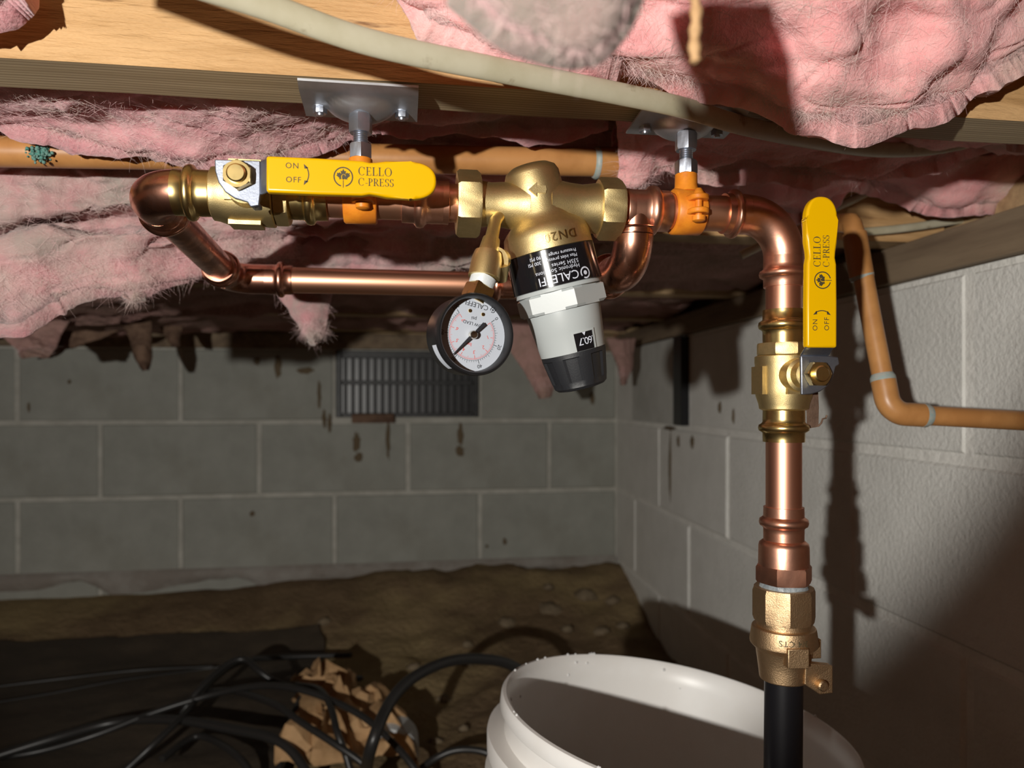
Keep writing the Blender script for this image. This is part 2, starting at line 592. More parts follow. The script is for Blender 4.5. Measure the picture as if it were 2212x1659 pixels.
# ground
def ground(x, y):
    t = min(1, max(0, (y - 0.5) / 1.3))
    h = -0.655 + 0.07 * t
    k = min(1, max(0, (y - 1.72) / 0.38))
    side = min(1, max(0, (x + 0.45) / 0.45))
    h += (0.055 + 0.045 * side) * k * k * (3 - 2 * k)
    h += 0.014 * noise.fractal(Vector((x * 3, y * 3, 1.7)), 0.9, 2, 4)
    h += 0.012 * side * noise.fractal(Vector((x * 11, y * 11, 4.2)), 0.8, 2, 4)
    return h


def grid_obj(x0, x1, y0, y1, nx, ny, hf):
    vs = [(x0 + (x1 - x0) * i / nx, y0 + (y1 - y0) * j / ny, 0) for j in range(ny + 1) for i in range(nx + 1)]
    vs = [(x, y, hf(x, y)) for x, y, _ in vs]
    fs = []
    for j in range(ny):
        for i in range(nx):
            a = j * (nx + 1) + i
            fs.append((a, a + 1, a + nx + 2, a + nx + 1))
    return vs, fs


mb = MB()
mb.add(*grid_obj(-3.0, 0.75, -1.0, 2.2, 210, 190, ground))
obj('floor', mb, DIRT, None, smooth=180, kind='structure')


def sheet_h(x, y):
    return ground(x, y) + 0.010 + 0.006 * abs(noise.noise(Vector((x * 2.5, y * 9, 3)))) + 0.004 * noise.fractal(Vector((x * 6, y * 14, 8)), .9, 2, 3)


mb = MB()
vs, fs = grid_obj(-2.6, -0.18, 0.9, 1.86, 130, 60, sheet_h)
vs2 = []
for (x, y, z) in vs:
    e = (x + 0.18)
    wob = 0.05 * noise.noise(Vector((y * 5, 1, 0)))
    vs2.append((x + wob * max(0, 1 + e), y + 0.02 * noise.noise(Vector((x * 4, 2, 9))), z))
mb.add(vs2, fs)
lone('plastic_sheet', mb, SHEETM, 'dark dirty plastic ground sheet lying under the tangled black cables', 'plastic sheet', smooth=180)

# ------------------------------------------------------------------ foundation vent in the back wall
vx0, vx1 = XC - 2 * BL + 0.004, XC - BL - 0.004
vent = thing('foundation_vent', 'black louvred foundation vent set in the back block wall', 'vent', ((vx0 + vx1) / 2, WB, ZTOP - BH + 0.01))
mb = MB()
z0, z1 = ZTOP - BH + 0.012, ZTOP - 0.004
zt = z1 - 0.012
mb.box((vx0, WB - 0.012, z0), (vx0 + 0.016, WB - 0.0005, z1))
mb.box((vx1 - 0.016, WB - 0.012, z0), (vx1, WB - 0.0005, z1))
mb.box((vx0 + 0.016, WB - 0.012, z0), (vx1 - 0.016, WB - 0.0005, z0 + 0.012))
mb.box((vx0 + 0.016, WB - 0.012, z1 - 0.022), (vx1 - 0.016, WB - 0.0005, z1))
zm = (z0 + z1) / 2 + 0.004
mb.box((vx0 + 0.016, WB - 0.012, zm - 0.006), (vx1 - 0.016, WB - 0.0005, zm + 0.006))
obj('frame', mb, VENTM, vent, smooth=0, bevel=(0.002, 2))
mb = MB()
mb.box((vx0 + 0.004, WB - 0.0022, z0 + 0.002), (vx1 - 0.004, WB - 0.0004, z1 - 0.002))
obj('back_plate', mb, POLY, vent, smooth=0)
nf = 18
for row in ((z0 + 0.012, zm - 0.006), (zm + 0.006, z1 - 0.022)):
    for i in range(nf):
        x = vx0 + 0.016 + (vx1 - vx0 - 0.032) * (i + 0.5) / nf
        h = row[1] - row[0]
        mb = MB()
        mb.prism([(x - 0.0055, WB - 0.001), (x + 0.0055, WB - 0.001), (x + 0.0025, WB - 0.011), (x - 0.0025, WB - 0.011)], row[0] - 0.001, row[1] + 0.001)
        obj('louvre_fin', mb, VENTM, vent, smooth=30)
# ledge debris
mb = MB()
a, b = at(760, 905, WB - 0.02), at(852, 905, WB - 0.02)
zb = ZTOP - BH - 0.004
mb.box((a.x, WB - 0.030, zb), (b.x, WB - 0.0135, zb + 0.026))
lone('wood_scrap', mb, KRAFT_DK, 'brown scrap of wood on the ledge under the vent', 'scrap', smooth=0, bevel=(0.003, 2))

# closed opening in the right wall (one block long)
op = thing('opening_cover', 'grey board closing an old vent hole in the side block wall', 'board', tuple(MRW @ Vector((BL * 1.0, 0, ZTOP - BH))))
mb = MB()
mb.box((BL / 2 + 0.006, 0.018, ZTOP - BH + 0.006), (BL * 1.5 - 0.06, 0.0305, ZTOP - 0.004), MRW @ Matrix.Translation((0, -0.031, 0)))
obj('panel', mb, PANELG, op, smooth=0, bevel=(0.001, 1))
mb = MB()
mb.box((BL * 1.5 - 0.06, 0.012, ZTOP - BH + 0.006), (BL * 1.5 - 0.008, 0.0305, ZTOP - 0.004), MRW @ Matrix.Translation((0, -0.031, 0)))
obj('dark_strip', mb, POLY, op, smooth=0, bevel=(0.001, 1))


# mud drips on the walls: flattened blobs, each a part of its wall
def blob(px, py, wpx, hpx, parent, v=None, M=None):
    if M is None:
        c = at(px, py, WB - 0.0045)
        ex, ez = Vector((1, 0, 0)), Vector((0, 0, 1))
    else:
        # intersect pixel ray with the right wall face
        a = (px - 1106) / F
        d = Vector((a * CT + ST, -a * ST + CT, (860 - py) / F))
        t = rw0.dot(rn) / d.dot(rn)
        c = d * t - rn * 0.0045
        ex, ez = rd, Vector((0, 0, 1))
    dist = Vector((c.x * ST + c.y * CT, 0, 0)).x
    sx, sz = wpx * dist / F / 2, hpx * dist / F / 2
    mb = MB()
    n = 18
    nrm = ex.cross(ez).normalized()
    if nrm.dot(-c) < 0:
        nrm = -nrm
    rnd = random.Random(px * 7 + py)
    ring = []
    for i in range(n):
        q = 2 * PI * i / n
        k = 0.7 + 0.5 * rnd.random()
        ring.append(c + ex * (sx * k * math.cos(q)) + ez * (sz * k * math.sin(q)))
    vs = [c + nrm * 0.0035] + [c + (p - c) * 0.6 + nrm * 0.003 for p in ring] + ring
    fs = []
    for i in range(n):
        k = (i + 1) % n
        fs += [(0, 1 + i, 1 + k), (1 + i, 1 + n + i, 1 + n + k, 1 + k)]
    mb.add(vs, fs)
    obj('mud_drip', mb, MUD, parent, smooth=180)


for q in ((838, 950, 9, 95), (770, 955, 16, 42), (775, 988, 18, 20), (995, 940, 14, 55), (993, 975, 20, 26), (700, 905, 10, 40), (712, 915, 8, 44),
          (600, 790, 18, 55), (555, 780, 14, 18), (660, 800, 40, 16), (1280, 860, 12, 30), (690, 850, 8, 60), (1090, 1170, 9, 14), (1052, 1180, 7, 8),
          (150, 825, 8, 10), (545, 1110, 10, 12), (62, 880, 6, 22)):
    blob(*q, wall_b)
for q in ((1450, 925, 90, 9), (1452, 1010, 12, 150), (1500, 955, 20, 26), (1470, 952, 16, 26), (1560, 880, 14, 26), (1590, 900, 8, 34)):
    blob(*q, wall_r, M=MRW)

# ------------------------------------------------------------------ copper run
def hexmod(k=0.012):
    return lambda a, z: 1 + k * math.cos(6 * a)


def socket(mb, O, d, r=RP, L=0.0225, s=1.0, n=48):
    """press socket whose open end sits at O + d * L; O is where it joins the fitting"""
    k = L / 0.0225
    prof = [(0, 1.13), (0.006, 1.14), (0.0085, 1.14), (0.0096, 1.20), (0.0106, 1.34), (0.0125, 1.385), (0.0145, 1.35), (0.0155, 1.22), (0.0163, 1.145),
            (0.021, 1.135), (0.0225, 1.13), (0.0226, 1.02)]
    mb.lathe([(z * k, r * q * s) for z, q in prof], AX(O, d), n=n, mod=hexmod(0.008), caps=True)


def arc_pts(C, e1, e2, R, n=14, a0=0.0, a1=PI / 2):
    return [Vector(C) + Vector(e1) * (R * math.cos(a0 + (a1 - a0) * i / n)) + Vector(e2) * (R * math.sin(a0 + (a1 - a0) * i / n)) for i in range(n + 1)]


def elbow(name, label, P, dA, dB, Rb, LA, LB, material, rs=1.12):
    """press elbow with corner P; arms leave along dA and dB; LA, LB arm lengths from the corner to the socket ends"""
    P = Vector(P)
    dA, dB = Vector(dA).normalized(), Vector(dB).normalized()
    t = thing(name, label, 'pipe elbow', tuple(P + Vector((0, 0, -RP * 1.4))))
    mb = MB()
    half = math.acos(max(-1, min(1, dA.dot(dB)))) / 2
    T = Rb / math.tan(half)
    C = P + (dA + dB).normalized() * (Rb / math.sin(half))
    a = P + dA * T
    b = P + dB * T
    r1 = (a - C).normalized()
    r2 = (b - C)
    ang = PI - 2 * half
    r2 = (b - C - r1 * (b - C).dot(r1)).normalized()
    pts = arc_pts(C, r1, r2, Rb, 18, 0, ang)
    mb.tube(pts, RP * rs, n=40)
    obj('bend', mb, material, t, smooth=60)
    for d, L, e in ((dA, LA, a), (dB, LB, b)):
        if L <= 0:
            continue
        mb = MB()
        ln = (P + d * L - e).length
        if ln > 0.0226:
            mb.lathe([(-0.0005, RP * rs), (ln - 0.0224, RP * 1.13)], AX(e, d), n=40, caps=False)
        socket(mb, e + d * max(0, ln - 0.0225), d, L=min(0.0225, ln))
        obj('press_socket', mb, material, t, smooth=50)
    return t


def pipe(name, label, A, B, r, material, cat='pipe', n=40):
    A, B = Vector(A), Vector(B)
    mb = MB()
    d = B - A
    mb.lathe([(0, r * 0.93), (0.0004, r), (d.length - 0.0004, r), (d.length, r * 0.93)], AX(A, d), n=n)
    return lone(name, mb, material, label, cat, smooth=40)


def R(px):
    return Vector((UX(px, V0), V0, ZR))


# ------------------------------------------------------------------ ball valves
def text_mesh(body, size, align='LEFT', spacing=1.0):
    cu = bpy.data.curves.new('t', 'FONT')
    cu.body = body
    cu.size = size
    cu.align_x = align
    cu.space_character = spacing
    cu.resolution_u = 3
    o = bpy.data.objects.new('t', cu)
    col.objects.link(o)
    dg = bpy.context.evaluated_depsgraph_get()
    me = bpy.data.meshes.new_from_object(o.evaluated_get(dg))
    vs = [tuple(v.co) for v in me.vertices]
    fs = [tuple(p.vertices) for p in me.polygons]
    bpy.data.objects.remove(o)
    bpy.data.curves.remove(cu)
    bpy.data.meshes.remove(me)
    return vs, fs


def serif(text, H):
    """thick and thin serif capitals of height H as flat polygons"""
    TK, TN = 0.14, 0.05
    vs, fs = [], []
    X = 0.0

    def rect(x0, y0, x1, y1):
        b = len(vs)
        vs.extend([((X + x0) * H, y0 * H, 0), ((X + x1) * H, y0 * H, 0), ((X + x1) * H, y1 * H, 0), ((X + x0) * H, y1 * H, 0)])
        fs.append((b, b + 1, b + 2, b + 3))

    def arc(cx, cy, rx, ry, a0, a1, n=20):
        b = len(vs)
        for i in range(n + 1):
            a = math.radians(a0 + (a1 - a0) * i / n)
            wd = TN + (TK - TN) * abs(math.cos(a)) ** 1.3
            c, s_ = math.cos(a), math.sin(a)
            vs.append(((X + cx + rx * c) * H, (cy + ry * s_) * H, 0))
            vs.append(((X + cx + (rx - wd) * c) * H, (cy + (ry - TN if True else 0) * s_ * (1 if abs(s_) < 2 else 1)) * H, 0))
        for i in range(n):
            q = b + 2 * i
            f = (q, q + 2, q + 3, q + 1)
            fs.append(f if a1 > a0 else f[::-1])

    for ch in text:
        if ch == 'C':
            arc(.44, .5, .42, .52, 42, 318, 28)
            rect(.72, .66, .77, .98)
            X += .90
        elif ch == 'E':
            rect(.09, 0, .09 + TK, 1); rect(0, 0, .62, TN); rect(0, 1 - TN, .6, 1); rect(.2, .48, .46, .53)
            rect(.57, 0, .62, .24); rect(.55, .78, .6, 1); rect(.43, .38, .47, .63)
            X += .72
        elif ch == 'L':
            rect(.09, 0, .09 + TK, 1); rect(0, 0, .62, TN); rect(0, 1 - TN, .34, 1); rect(.57, 0, .62, .26)
            X += .70
        elif ch == 'O':
            arc(.46, .5, .44, .52, 0, 360, 36)
            X += .98
        elif ch in 'PR':
            rect(.09, 0, .09 + TK, 1); rect(0, 0, .34, TN); rect(0, 1 - TN, .3, 1); rect(.2, .45, .3, .45 + TN)
            arc(.28, .725, .31, .275, -90, 90, 14)
            X0 = X
            if ch == 'R':
                b = len(vs)
                vs.extend([((X + .26) * H, .48 * H, 0), ((X + .60) * H, 0, 0), ((X + .76) * H, 0, 0), ((X + .42) * H, .48 * H, 0)])
                fs.append((b, b + 1, b + 2, b + 3))
                X += .76
            else:
                X += .66
        elif ch == 'S':
            arc(.28, .745, .25, .27, 30, 265, 18)
            arc(.28, .265, .27, .28, 95, -150, 18)
            rect(.46, .72, .5, .98); rect(.03, .02, .07, .3)
            X += .60
        elif ch == '-':
            rect(.03, .30, .32, .37)
            X += .36
        X += .04
    return vs, fs, X * H


LEAF = [(0, 1.0), (.16, .66), (.36, .76), (.28, .30), (.52, .52), (.60, .38), (.86, .46), (.78, .20), (.92, .10), (.50, -.28), (.56, -.44), (.08, -.40)]


def ball_valve(label, O, el, ew, eo, group):
    """el: along the valve and its lever, ew: across, eo: out along the stem"""
    M = FR(O, el, ew, eo)
    ML = M @ FR((0, 0, 0), (0, 0, -1), (0, 1, 0), (1, 0, 0))      # lathe axis along el
    t = thing('ball_valve', label, 'valve', tuple(Vector(O) + Vector((0, 0, -0.02))), group)
    r = RP
    H = 0.0430
    mb = MB()
    mb.lathe([(z, r * k) for z, k in ((-0.0225, 1.20), (-0.0215, 1.36), (-0.0185, 1.40), (-0.013, 1.56), (-0.008, 1.60), (0.0075, 1.60), (0.0085, 1.62), (0.0125, 1.62), (0.0132, 1.5), (0.0134, 1.2))], ML, n=48)
    # raised side pads of the casting
    for a in (PI / 2, -PI / 2, PI):
        P = ML @ Matrix.Rotation(a, 4, 'Z')
        mb.box((r * 1.40, -0.0075, -0.012), (r * 1.66, 0.0075, 0.006), P)
    # stem boss
    mb.lathe([(0.010, 0.0115), (0.0225, 0.0105), (0.0235, 0.0085), (0.0300, 0.0082), (0.0305, 0.0065), (0.0360, 0.0062)], M, n=32)
    obj('body', mb, BRASS_CAST, t, smooth=32)
    mb = MB()
    mb.hexp(0.0136, 0.0212, r * 1.56, ML, ch=0.03, n=8)
    obj('hex_collar', mb, BRASS_CAST, t, smooth=25)
    for s_ in (-1, 1):
        mb = MB()
        e = 0.0205 if s_ > 0 else 0.0222
        socket(mb, M @ Vector((s_ * e, 0, 0)), Vector(el) * s_, L=H - e, s=1.035)
        obj('press_socket', mb, BRASS, t, smooth=50)
    mb = MB()
    mb.lathe([(0.0358, 0.0052), (0.0445, 0.0050), (0.0452, 0.0042)], M, n=24)
    obj('stem', mb, BRASS, t, smooth=40)
    mb = MB()
    mb.hexp(0.0374, 0.0428, 0.0080, M, a0=0.5)
    mb2 = obj('stem_nut', mb, BRASS, t, smooth=25)
    # lever: plate, cranked neck, stop tab
    lev = MB()
    pl = [(-0.0125, 0.0088), (0.0090, 0.0092), (0.0112, 0.0092), (0.0112, -0.0092), (0.0105, -0.0152), (0.0060, -0.0160), (0.0045, -0.0135), (-0.0020, -0.0118), (-0.0070, -0.0085), (-0.0105, -0.0035), (-0.0122, 0.0025)]
    lev.prism(pl[::-1], 0.0350, 0.0372, M)
    a, b = 0.0112, 0.0164
    lev.add([(a, 0.0092, 0.0350), (a, -0.0092, 0.0350), (b, -0.0088, 0.0408), (b, 0.0088, 0.0408), (a, 0.0092, 0.0372), (a, -0.0092, 0.0372), (b, -0.0092, 0.0432), (b, 0.0092, 0.0432)],
            [(3, 2, 1, 0), (4, 5, 6, 7), (0, 1, 5, 4), (1, 2, 6, 5), (2, 3, 7, 6), (3, 0, 4, 7)], M)
    lev.prism([(b - 0.001, 0.0092), (b - 0.001, -0.0092), (b + 0.02, -0.0092), (b + 0.02, 0.0092)], 0.0409, 0.0430, M)
    lev.prism([(0.0060, -0.0158), (0.0105, -0.0152), (0.0105, -0.0130), (0.0060, -0.0135)], 0.0270, 0.0352, M)
    lv = obj('lever', lev, LEVERM, t, smooth=20, bevel=(0.0006, 2))
    # vinyl grip
    g0 = 0.0155
    GS = 0.895
    up = []
    prof = [(0, .0103), (.030, .0104), (.0555, .0101), (.0600, .0092), (.0640, .0095), (.0700, .0106), (.085, .0109)]
    for i in range(11):
        q = PI / 2 * i / 10
        prof.append((.085 + .0155 * math.sin(q) ** 0.9, .0109 * math.cos(q) ** 0.85 if i < 10 else 0.0))
    up = [(g0 + a * GS, h * 0.93) for a, h in prof]
    dn = [(x, -h) for x, h in up if h > 1e-6]
    poly = up + dn[::-1]
    mb = MB()
    mb.prism(poly[::-1], 0.0390, 0.0450, M)
    gr = obj('grip', mb, YELLOW, lv, smooth=30, bevel=(0.0017, 4), label='yellow vinyl grip with printed lettering')
    gr_z = 0.04512
    pr = MB()
    S = 0.00027      # one pixel of the photograph on this grip, in metres
    l0 = 0.0155

    def put(vsfs, x, y):
        vs, fs = vsfs[0], vsfs[1]
        pr.add([(l0 + (x + p[0]) * GS, (y + p[1]) * 0.93, gr_z) for p in vs], fs, M)
    put(text_mesh('ON', 0.0047, spacing=1.15), 0.0110, 0.0036)
    put(text_mesh('OFF', 0.0047, spacing=1.15), 0.0112, -0.0044)
    # the double-headed arc arrow
    n = 14
    C = (0.0172, 0.0009)
    av, af = [], []
    for i in range(n + 1):
        q = math.radians(-34 + 68 * i / n)
        for rr in (0.0072, 0.0078):
            av.append((C[0] + rr * math.cos(q) - .0002, C[1] - .0005 + rr * math.sin(q), 0))
    for i in range(n):
        af.append((2 * i, 2 * i + 1, 2 * i + 3, 2 * i + 2))
    put((av, af), 0, 0)
    for s_ in (-1, 1):
        ex, ey = C[0] + .0075 * math.cos(math.radians(34)) - .0002, C[1] - .0005 + s_ * .0075 * math.sin(math.radians(34))
        tri = [(ex - .0016, ey + s_ * .0019, 0), (ex + .0012, ey - s_ * .0004, 0), (ex - .0011, ey - s_ * .0009, 0)]
        put((tri, [(0, 1, 2) if s_ < 0 else (0, 2, 1)]), 0, 0)
    # leaf in a ring
    cx, cy, rr = 0.0447, 0.0000, 0.0058
    n = 44
    av, af = [], []
    for i in range(n + 1):
        q = math.radians(-76 + 332 * i / n)
        for k in (1.0, 0.875):
            av.append((cx + rr * k * math.cos(q), cy + rr * k * math.sin(q), 0))
    for i in range(n):
        af.append((2 * i, 2 * i + 2, 2 * i + 3, 2 * i + 1))
    put((av, af), 0, 0)
    lf = [(cx + x * rr * .78, cy + .0004 + y * rr * .74) for x, y in LEAF]
    lf += [(cx - x * rr * .78, cy + .0004 + y * rr * .74) for x, y in LEAF[::-1][:-1]]
    put(([(x, y, 0) for x, y in lf], [tuple(range(len(lf)))[::-1]]), 0, 0)
    put(([(cx - .0002, cy - rr * 1.08, 0), (cx + .0002, cy - rr * 1.08, 0), (cx + .0002, cy - .001, 0), (cx - .0002, cy - .001, 0)], [(0, 1, 2, 3)]), 0, 0)
    v_, f_, wd = serif('CELLO', 0.0049)
    put((v_, f_), 0.0535, 0.0014)
    v_, f_, wd = serif('C-PRESS', 0.0044)
    put((v_, f_), 0.0535, -0.0046)
    o = obj('grip_print', pr, INK, lv, smooth=0)
    pc = MB()
    v_, f_, wd = serif('C', 0.0034)
    pc.add([(l0 + (cx - .0013 + p[0]) * GS, (cy - .0019 + p[1]) * 0.93, gr_z + .00004) for p in v_], f_, M)
    obj('leaf_letter', pc, YELLOW, lv, smooth=0)
    return t


XV1 = (UX(381, V0) + UX(705, V0)) / 2
ZV2 = 0.0145
ball_valve('brass ball valve on the horizontal run, lever lying along the pipe beside the elbow', (XV1, V0, ZR), (1, 0, 0), (0, 0, 1), (0, -1, 0), 'ball valves')
ball_valve('brass ball valve on the vertical riser, lever standing upright', (XV, V0, ZV2), (0, 0, 1), (-1, 0, 0), (0, -1, 0), 'ball valves')

vt = [o for o in bpy.data.objects if o.name.startswith('ball_valve')][-1]
mb = MB()
ta = [at(1742, 840, V0 - 0.012), at(1767, 838, V0 - 0.010), at(1769, 880, V0 - 0.006), at(1768, 922, V0 - 0.004), at(1744, 926, V0 - 0.006), at(1743, 880, V0 - 0.008)]
mb.add(ta + [p + Vector((0, 0.0006, 0)) for p in ta], [(5, 4, 3, 2, 1, 0), (6, 7, 8, 9, 10, 11)] + [(i, (i + 1) % 6, 6 + (i + 1) % 6, 6 + i) for i in range(6)])
mb.tube(smooth_pts([at(1767, 921, V0 - .004), at(1774, 914, V0 - .005), at(1777, 905, V0 - .004), at(1784, 903, V0 - .003), at(1786, 897, V0 - .003)]), 0.0006, n=6)
obj('hang_tag', mb, KRAFT_DK, vt, smooth=30, label='small brown tag behind the valve body')

# copper pieces of the run
xe = XV1 - 0.043                     # left face of the horizontal valve
xl = UX(310, V0)             # corner of the left elbow
elbow('press_elbow', 'tarnished copper elbow next to the horizontal brass valve', (xl, V0, ZR), (1, 0, 0), (0, 1, -0.07), 0.021, 0.0, 0.048, COPPER_DK, 1.15)
mb = MB()
mb.lathe([(0, RP * 1.15), (xe - xl - 0.0205 + 0.001, RP * 1.15)], AX((xl + 0.0205, V0, ZR), (1, 0, 0)), n=40)
lone('street_pipe', mb, COPPER_DK, 'short copper stub between the elbow and the horizontal brass valve', 'pipe', smooth=40)
dl = Vector((0, VB - V0, ZB - ZR)).normalized()
pipe('copper_pipe', 'dark copper pipe running back from the tarnished elbow to the bypass', Vector((xl, V0, ZR)) + dl * 0.040, Vector((xl, VB, ZB)) - dl * 0.036, RP, COPPER_DK)
elbow('press_elbow', 'copper elbow joining the bypass pipe to the slanting pipe', (xl, VB, ZB), (1, 0, 0), -dl, 0.020, 0.052, 0.046, COPPER_DK, 1.14)
XT = UX(1372, V0)                    # tee branch
pipe('copper_pipe', 'long copper bypass pipe passing behind the pressure gauge', (xl + 0.045, VB, ZB), (XT - 0.040, VB, ZB), RP, COPPER_PIPE)
# left of the regulator
x1 = XV1 + 0.043
xa, xb = UX(868, V0), UX(987, V0)
pipe('copper_pipe', 'bright copper pipe held by the orange clamp under the yellow lever', (x1 - 0.010, V0, ZR), (xa + 0.012, V0, ZR), RP, COPPER_PIPE)
t = thing('press_adapter', 'copper press adapter between the horizontal yellow lever and the regulator', 'pipe fitting', ((xa + xb) / 2, V0, ZR - RP * 1.4))
mb = MB()
socket(mb, (xa + 0.0245, V0, ZR), (-1, 0, 0), L=0.0245)
mb.lathe([(0, RP * 1.13), (0.0035, RP * 1.16), (0.0038, RP * 1.02), (xb - xa - 0.020, RP * 1.0)], AX((xa + 0.0245, V0, ZR), (1, 0, 0)), n=40)
obj('body', mb, COPPER, t, smooth=50)

# ------------------------------------------------------------------ pressure regulator
XRG = UX(1163, V0)
O = Vector((XRG, V0, ZR + 0.001))
D = Vector((0.249, 0.060, -0.964)).normalized()
W = (Vector((1, 0, 0)) - D * D.x).normalized()       # to the right in the picture
Nf = W.cross(D).normalized()
if Nf.y > 0:
    Nf = -Nf                                            # out of the label, towards the viewer
MR = FR(O, W, Nf, W.cross(Nf))
if (W.cross(Nf)).dot(D) < 0:
    MR = FR(O, -W, Nf, (-W).cross(Nf))
reg = thing('pressure_regulator', 'brass water pressure regulator with black label band and white adjusting head', 'regulator', tuple(O + D * 0.116))
mb = MB()
mb.lathe([(-0.0245, 0.0070), (-0.0238, 0.0120), (-0.0215, 0.0156), (-0.0180, 0.0172), (-0.006, 0.0176), (0.0060, 0.0180), (0.0105, 0.0200), (0.0140, 0.0238),
          (0.0170, 0.0262), (0.0205, 0.0270), (0.0280, 0.0274), (0.0295, 0.0276), (0.0300, 0.0268)], MR, n=56)
# horns to both unions
xn0, xn1 = UX(1036, V0), UX(1292, V0)
mb.lathe([(0, 0.0138), (0.003, 0.0138), (0.008, 0.0132), (0.016, 0.0138), (0.030, 0.0165)], AX((xn0 - 0.001, V0, ZR), (1, 0, 0)), n=40)
mb.lathe([(0, 0.0155), (0.004, 0.0154), (0.012, 0.0142), (0.020, 0.0150), (0.034, 0.0175)], AX((xn1 + 0.001, V0, ZR), (-1, 0, 0)), n=40)
# cast flow arrow
fa = [(-0.0052, 0), (-0.0004, 0.0042), (-0.0004, 0.0022), (0.0050, 0.0022), (0.0056, 0), (0.0050, -0.0022), (-0.0004, -0.0022), (-0.0004, -0.0042)]
mb.prism([(x - 0.001, y) for x, y in fa], 0.0168, 0.0186, FR(O - Vector((0.003, 0, 0)), (1, 0, 0.02), (0, 0, 1), (0, -1, 0)) @ Matrix.Translation((0, 0.0045, 0)))
body = obj('body', mb, BRASS_CAST, reg, smooth=60)
# raised DN20, upside down, wrapped on the shoulder


def wrap(mbx, vs, fs, r, s0, psi0, lift=0.0002, thick=0.0):
    """lay flat text (x, y) on the head: text up points along D, text right runs to the picture's left"""
    out = []
    for p in vs:
        psi = psi0 - p[0] / r
        q = O + D * (s0 + p[1]) + (Nf * math.cos(psi) + W * math.sin(psi)) * (r + lift)
        out.append(q)
    mbx.add(out, fs)


mb = MB()
v_, f_ = text_mesh('DN20', 0.0075, 'CENTER', 1.15)
n0 = len(v_)
for lift in (0.0008, 0.0006, 0.0004):
    wrap(mb, v_, f_, 0.0272, 0.0212, 0.10, lift)
obj('cast_lettering', mb, BRASS, reg, smooth=0)
mb = MB()
mb.lathe([(0.0298, 0.0268), (0.0300, 0.0277), (0.0520, 0.0281), (0.0522, 0.027)], MR, n=64)
lab = obj('label_band', mb, LABELB, reg, smooth=40, label='glossy black label band with white lettering')
mb = MB()
for body_, size, s0, sp in (('CALEFFI', 0.0072, 0.0455, 1.0), ('Hydronic Solutions', 0.0034, 0.0420, 1.05), ('535H Series', 0.0033, 0.0390, 1.05),
                            ('Max inlet pressure 300 PSI', 0.0029, 0.0358, 1.0), ('Pressure range 15-90 PSI', 0.0029, 0.0328, 1.0)):
    v_, f_ = text_mesh(body_, size, 'LEFT', sp)
    wrap(mb, v_, f_, 0.0281, s0, 0.36 if body_ != 'CALEFFI' else 0.30, 0.00012)
# ring emblem with a dot before the name
n = 28
for (ra, rb, a0, a1) in ((0.0036, 0.0027, 60, 390), (0.0013, 0.0, 0, 360)):
    vs, fs = [], []
    for i in range(n + 1):
        q = math.radians(a0 + (a1 - a0) * i / n)
        vs += [(ra * math.cos(q), ra * math.sin(q)), (rb * math.cos(q), rb * math.sin(q))]
    for i in range(n):
        fs.append((2 * i, 2 * i + 2, 2 * i + 3, 2 * i + 1))
    wrap(mb, [(x - 0.0046, y + 0.0012) for x, y in vs], fs, 0.0281, 0.0470, 0.30, 0.00012)
obj('lettering', mb, PRINTW, lab, smooth=0)
# white head
mb = MB()
mb.lathe([(0.0521, 0.0268), (0.0545, 0.0272), (0.0548, 0.0250), (0.0550, 0.0245)], MR, n=56)
mb.hexp(0.0546, 0.0668, 0.0283, MR, ch=0.05, a0=0.42)
mb.lathe([(0.0660, 0.0236), (0.0675, 0.0236), (0.0800, 0.0222), (0.0803, 0.0221), (0.0935, 0.0207), (0.0937, 0.019)], MR, n=64)
wh = obj('adjusting_head', mb, WHITEP, reg, smooth=30, label='white plastic adjusting head with hexagon')
# scale window
mb = MB()
rw = 0.0213


def patch(mbx, p0, p1, s0, s1, r, n=8):
    vs, fs = [], []
    for i in range(n + 1):
        psi = p0 + (p1 - p0) * i / n
        for s_ in (s0, s1):
            rr = r(s_) if callable(r) else r
            vs.append(O + D * s_ + (Nf * math.cos(psi) + W * math.sin(psi)) * rr)
    for i in range(n):
        fs.append((2 * i, 2 * i + 1, 2 * i + 3, 2 * i + 2))
    mbx.add(vs, fs)


rs = lambda s_: 0.0222 - (s_ - 0.080) * 0.111 + 0.0002
patch(mb, -0.11, 0.46, 0.0822, 0.0934, rs)
wn = obj('scale_window', mb, LABELB, wh, smooth=180)
mb = MB()
v_, f_ = text_mesh('.60.7', 0.0062, 'LEFT', 0.85)
wrap(mb, v_, f_, 0.0216, 0.0858, 0.45, 0.0006)
wrap(mb, [(-.0011, .0001), (.0011, .0001), (0, .0022)], [(0, 1, 2)], 0.0221, 0.0824, 0.18, 0.0005)
obj('scale_figures', mb, PRINTW, wh, smooth=0)
mb = MB()
# window jambs
for ps in (-0.14, 0.49):
    patch(mb, ps - 0.03, ps + 0.03, 0.0812, 0.0934, lambda s_: rs(s_) + 0.0005, 2)
patch(mb, -0.14, 0.49, 0.0812, 0.0824, lambda s_: rs(s_) + 0.0005, 6)
obj('window_frame', mb, WHITEP, wh, smooth=180)
# knob with recessed finger flats
mb = MB()


def kmod(a, z):
    if z < 0.0965 or z > 0.1125:
        return 1.0
    q = ((a + 0.35) % (2 * PI / 7)) / (2 * PI / 7)
    return 0.945 if 0.25 < q < 0.75 else 1.0


mb.lathe([(0.0935, 0.0196), (0.0936, 0.0206), (0.0962, 0.0205), (0.0968, 0.0204), (0.1110, 0.0178), (0.1120, 0.0175), (0.1150, 0.0168), (0.1166, 0.0150), (0.1172, 0.012)], MR, n=84, mod=kmod)
obj('knob', mb, BLACKK, reg, smooth=30, label='black fluted adjusting knob')
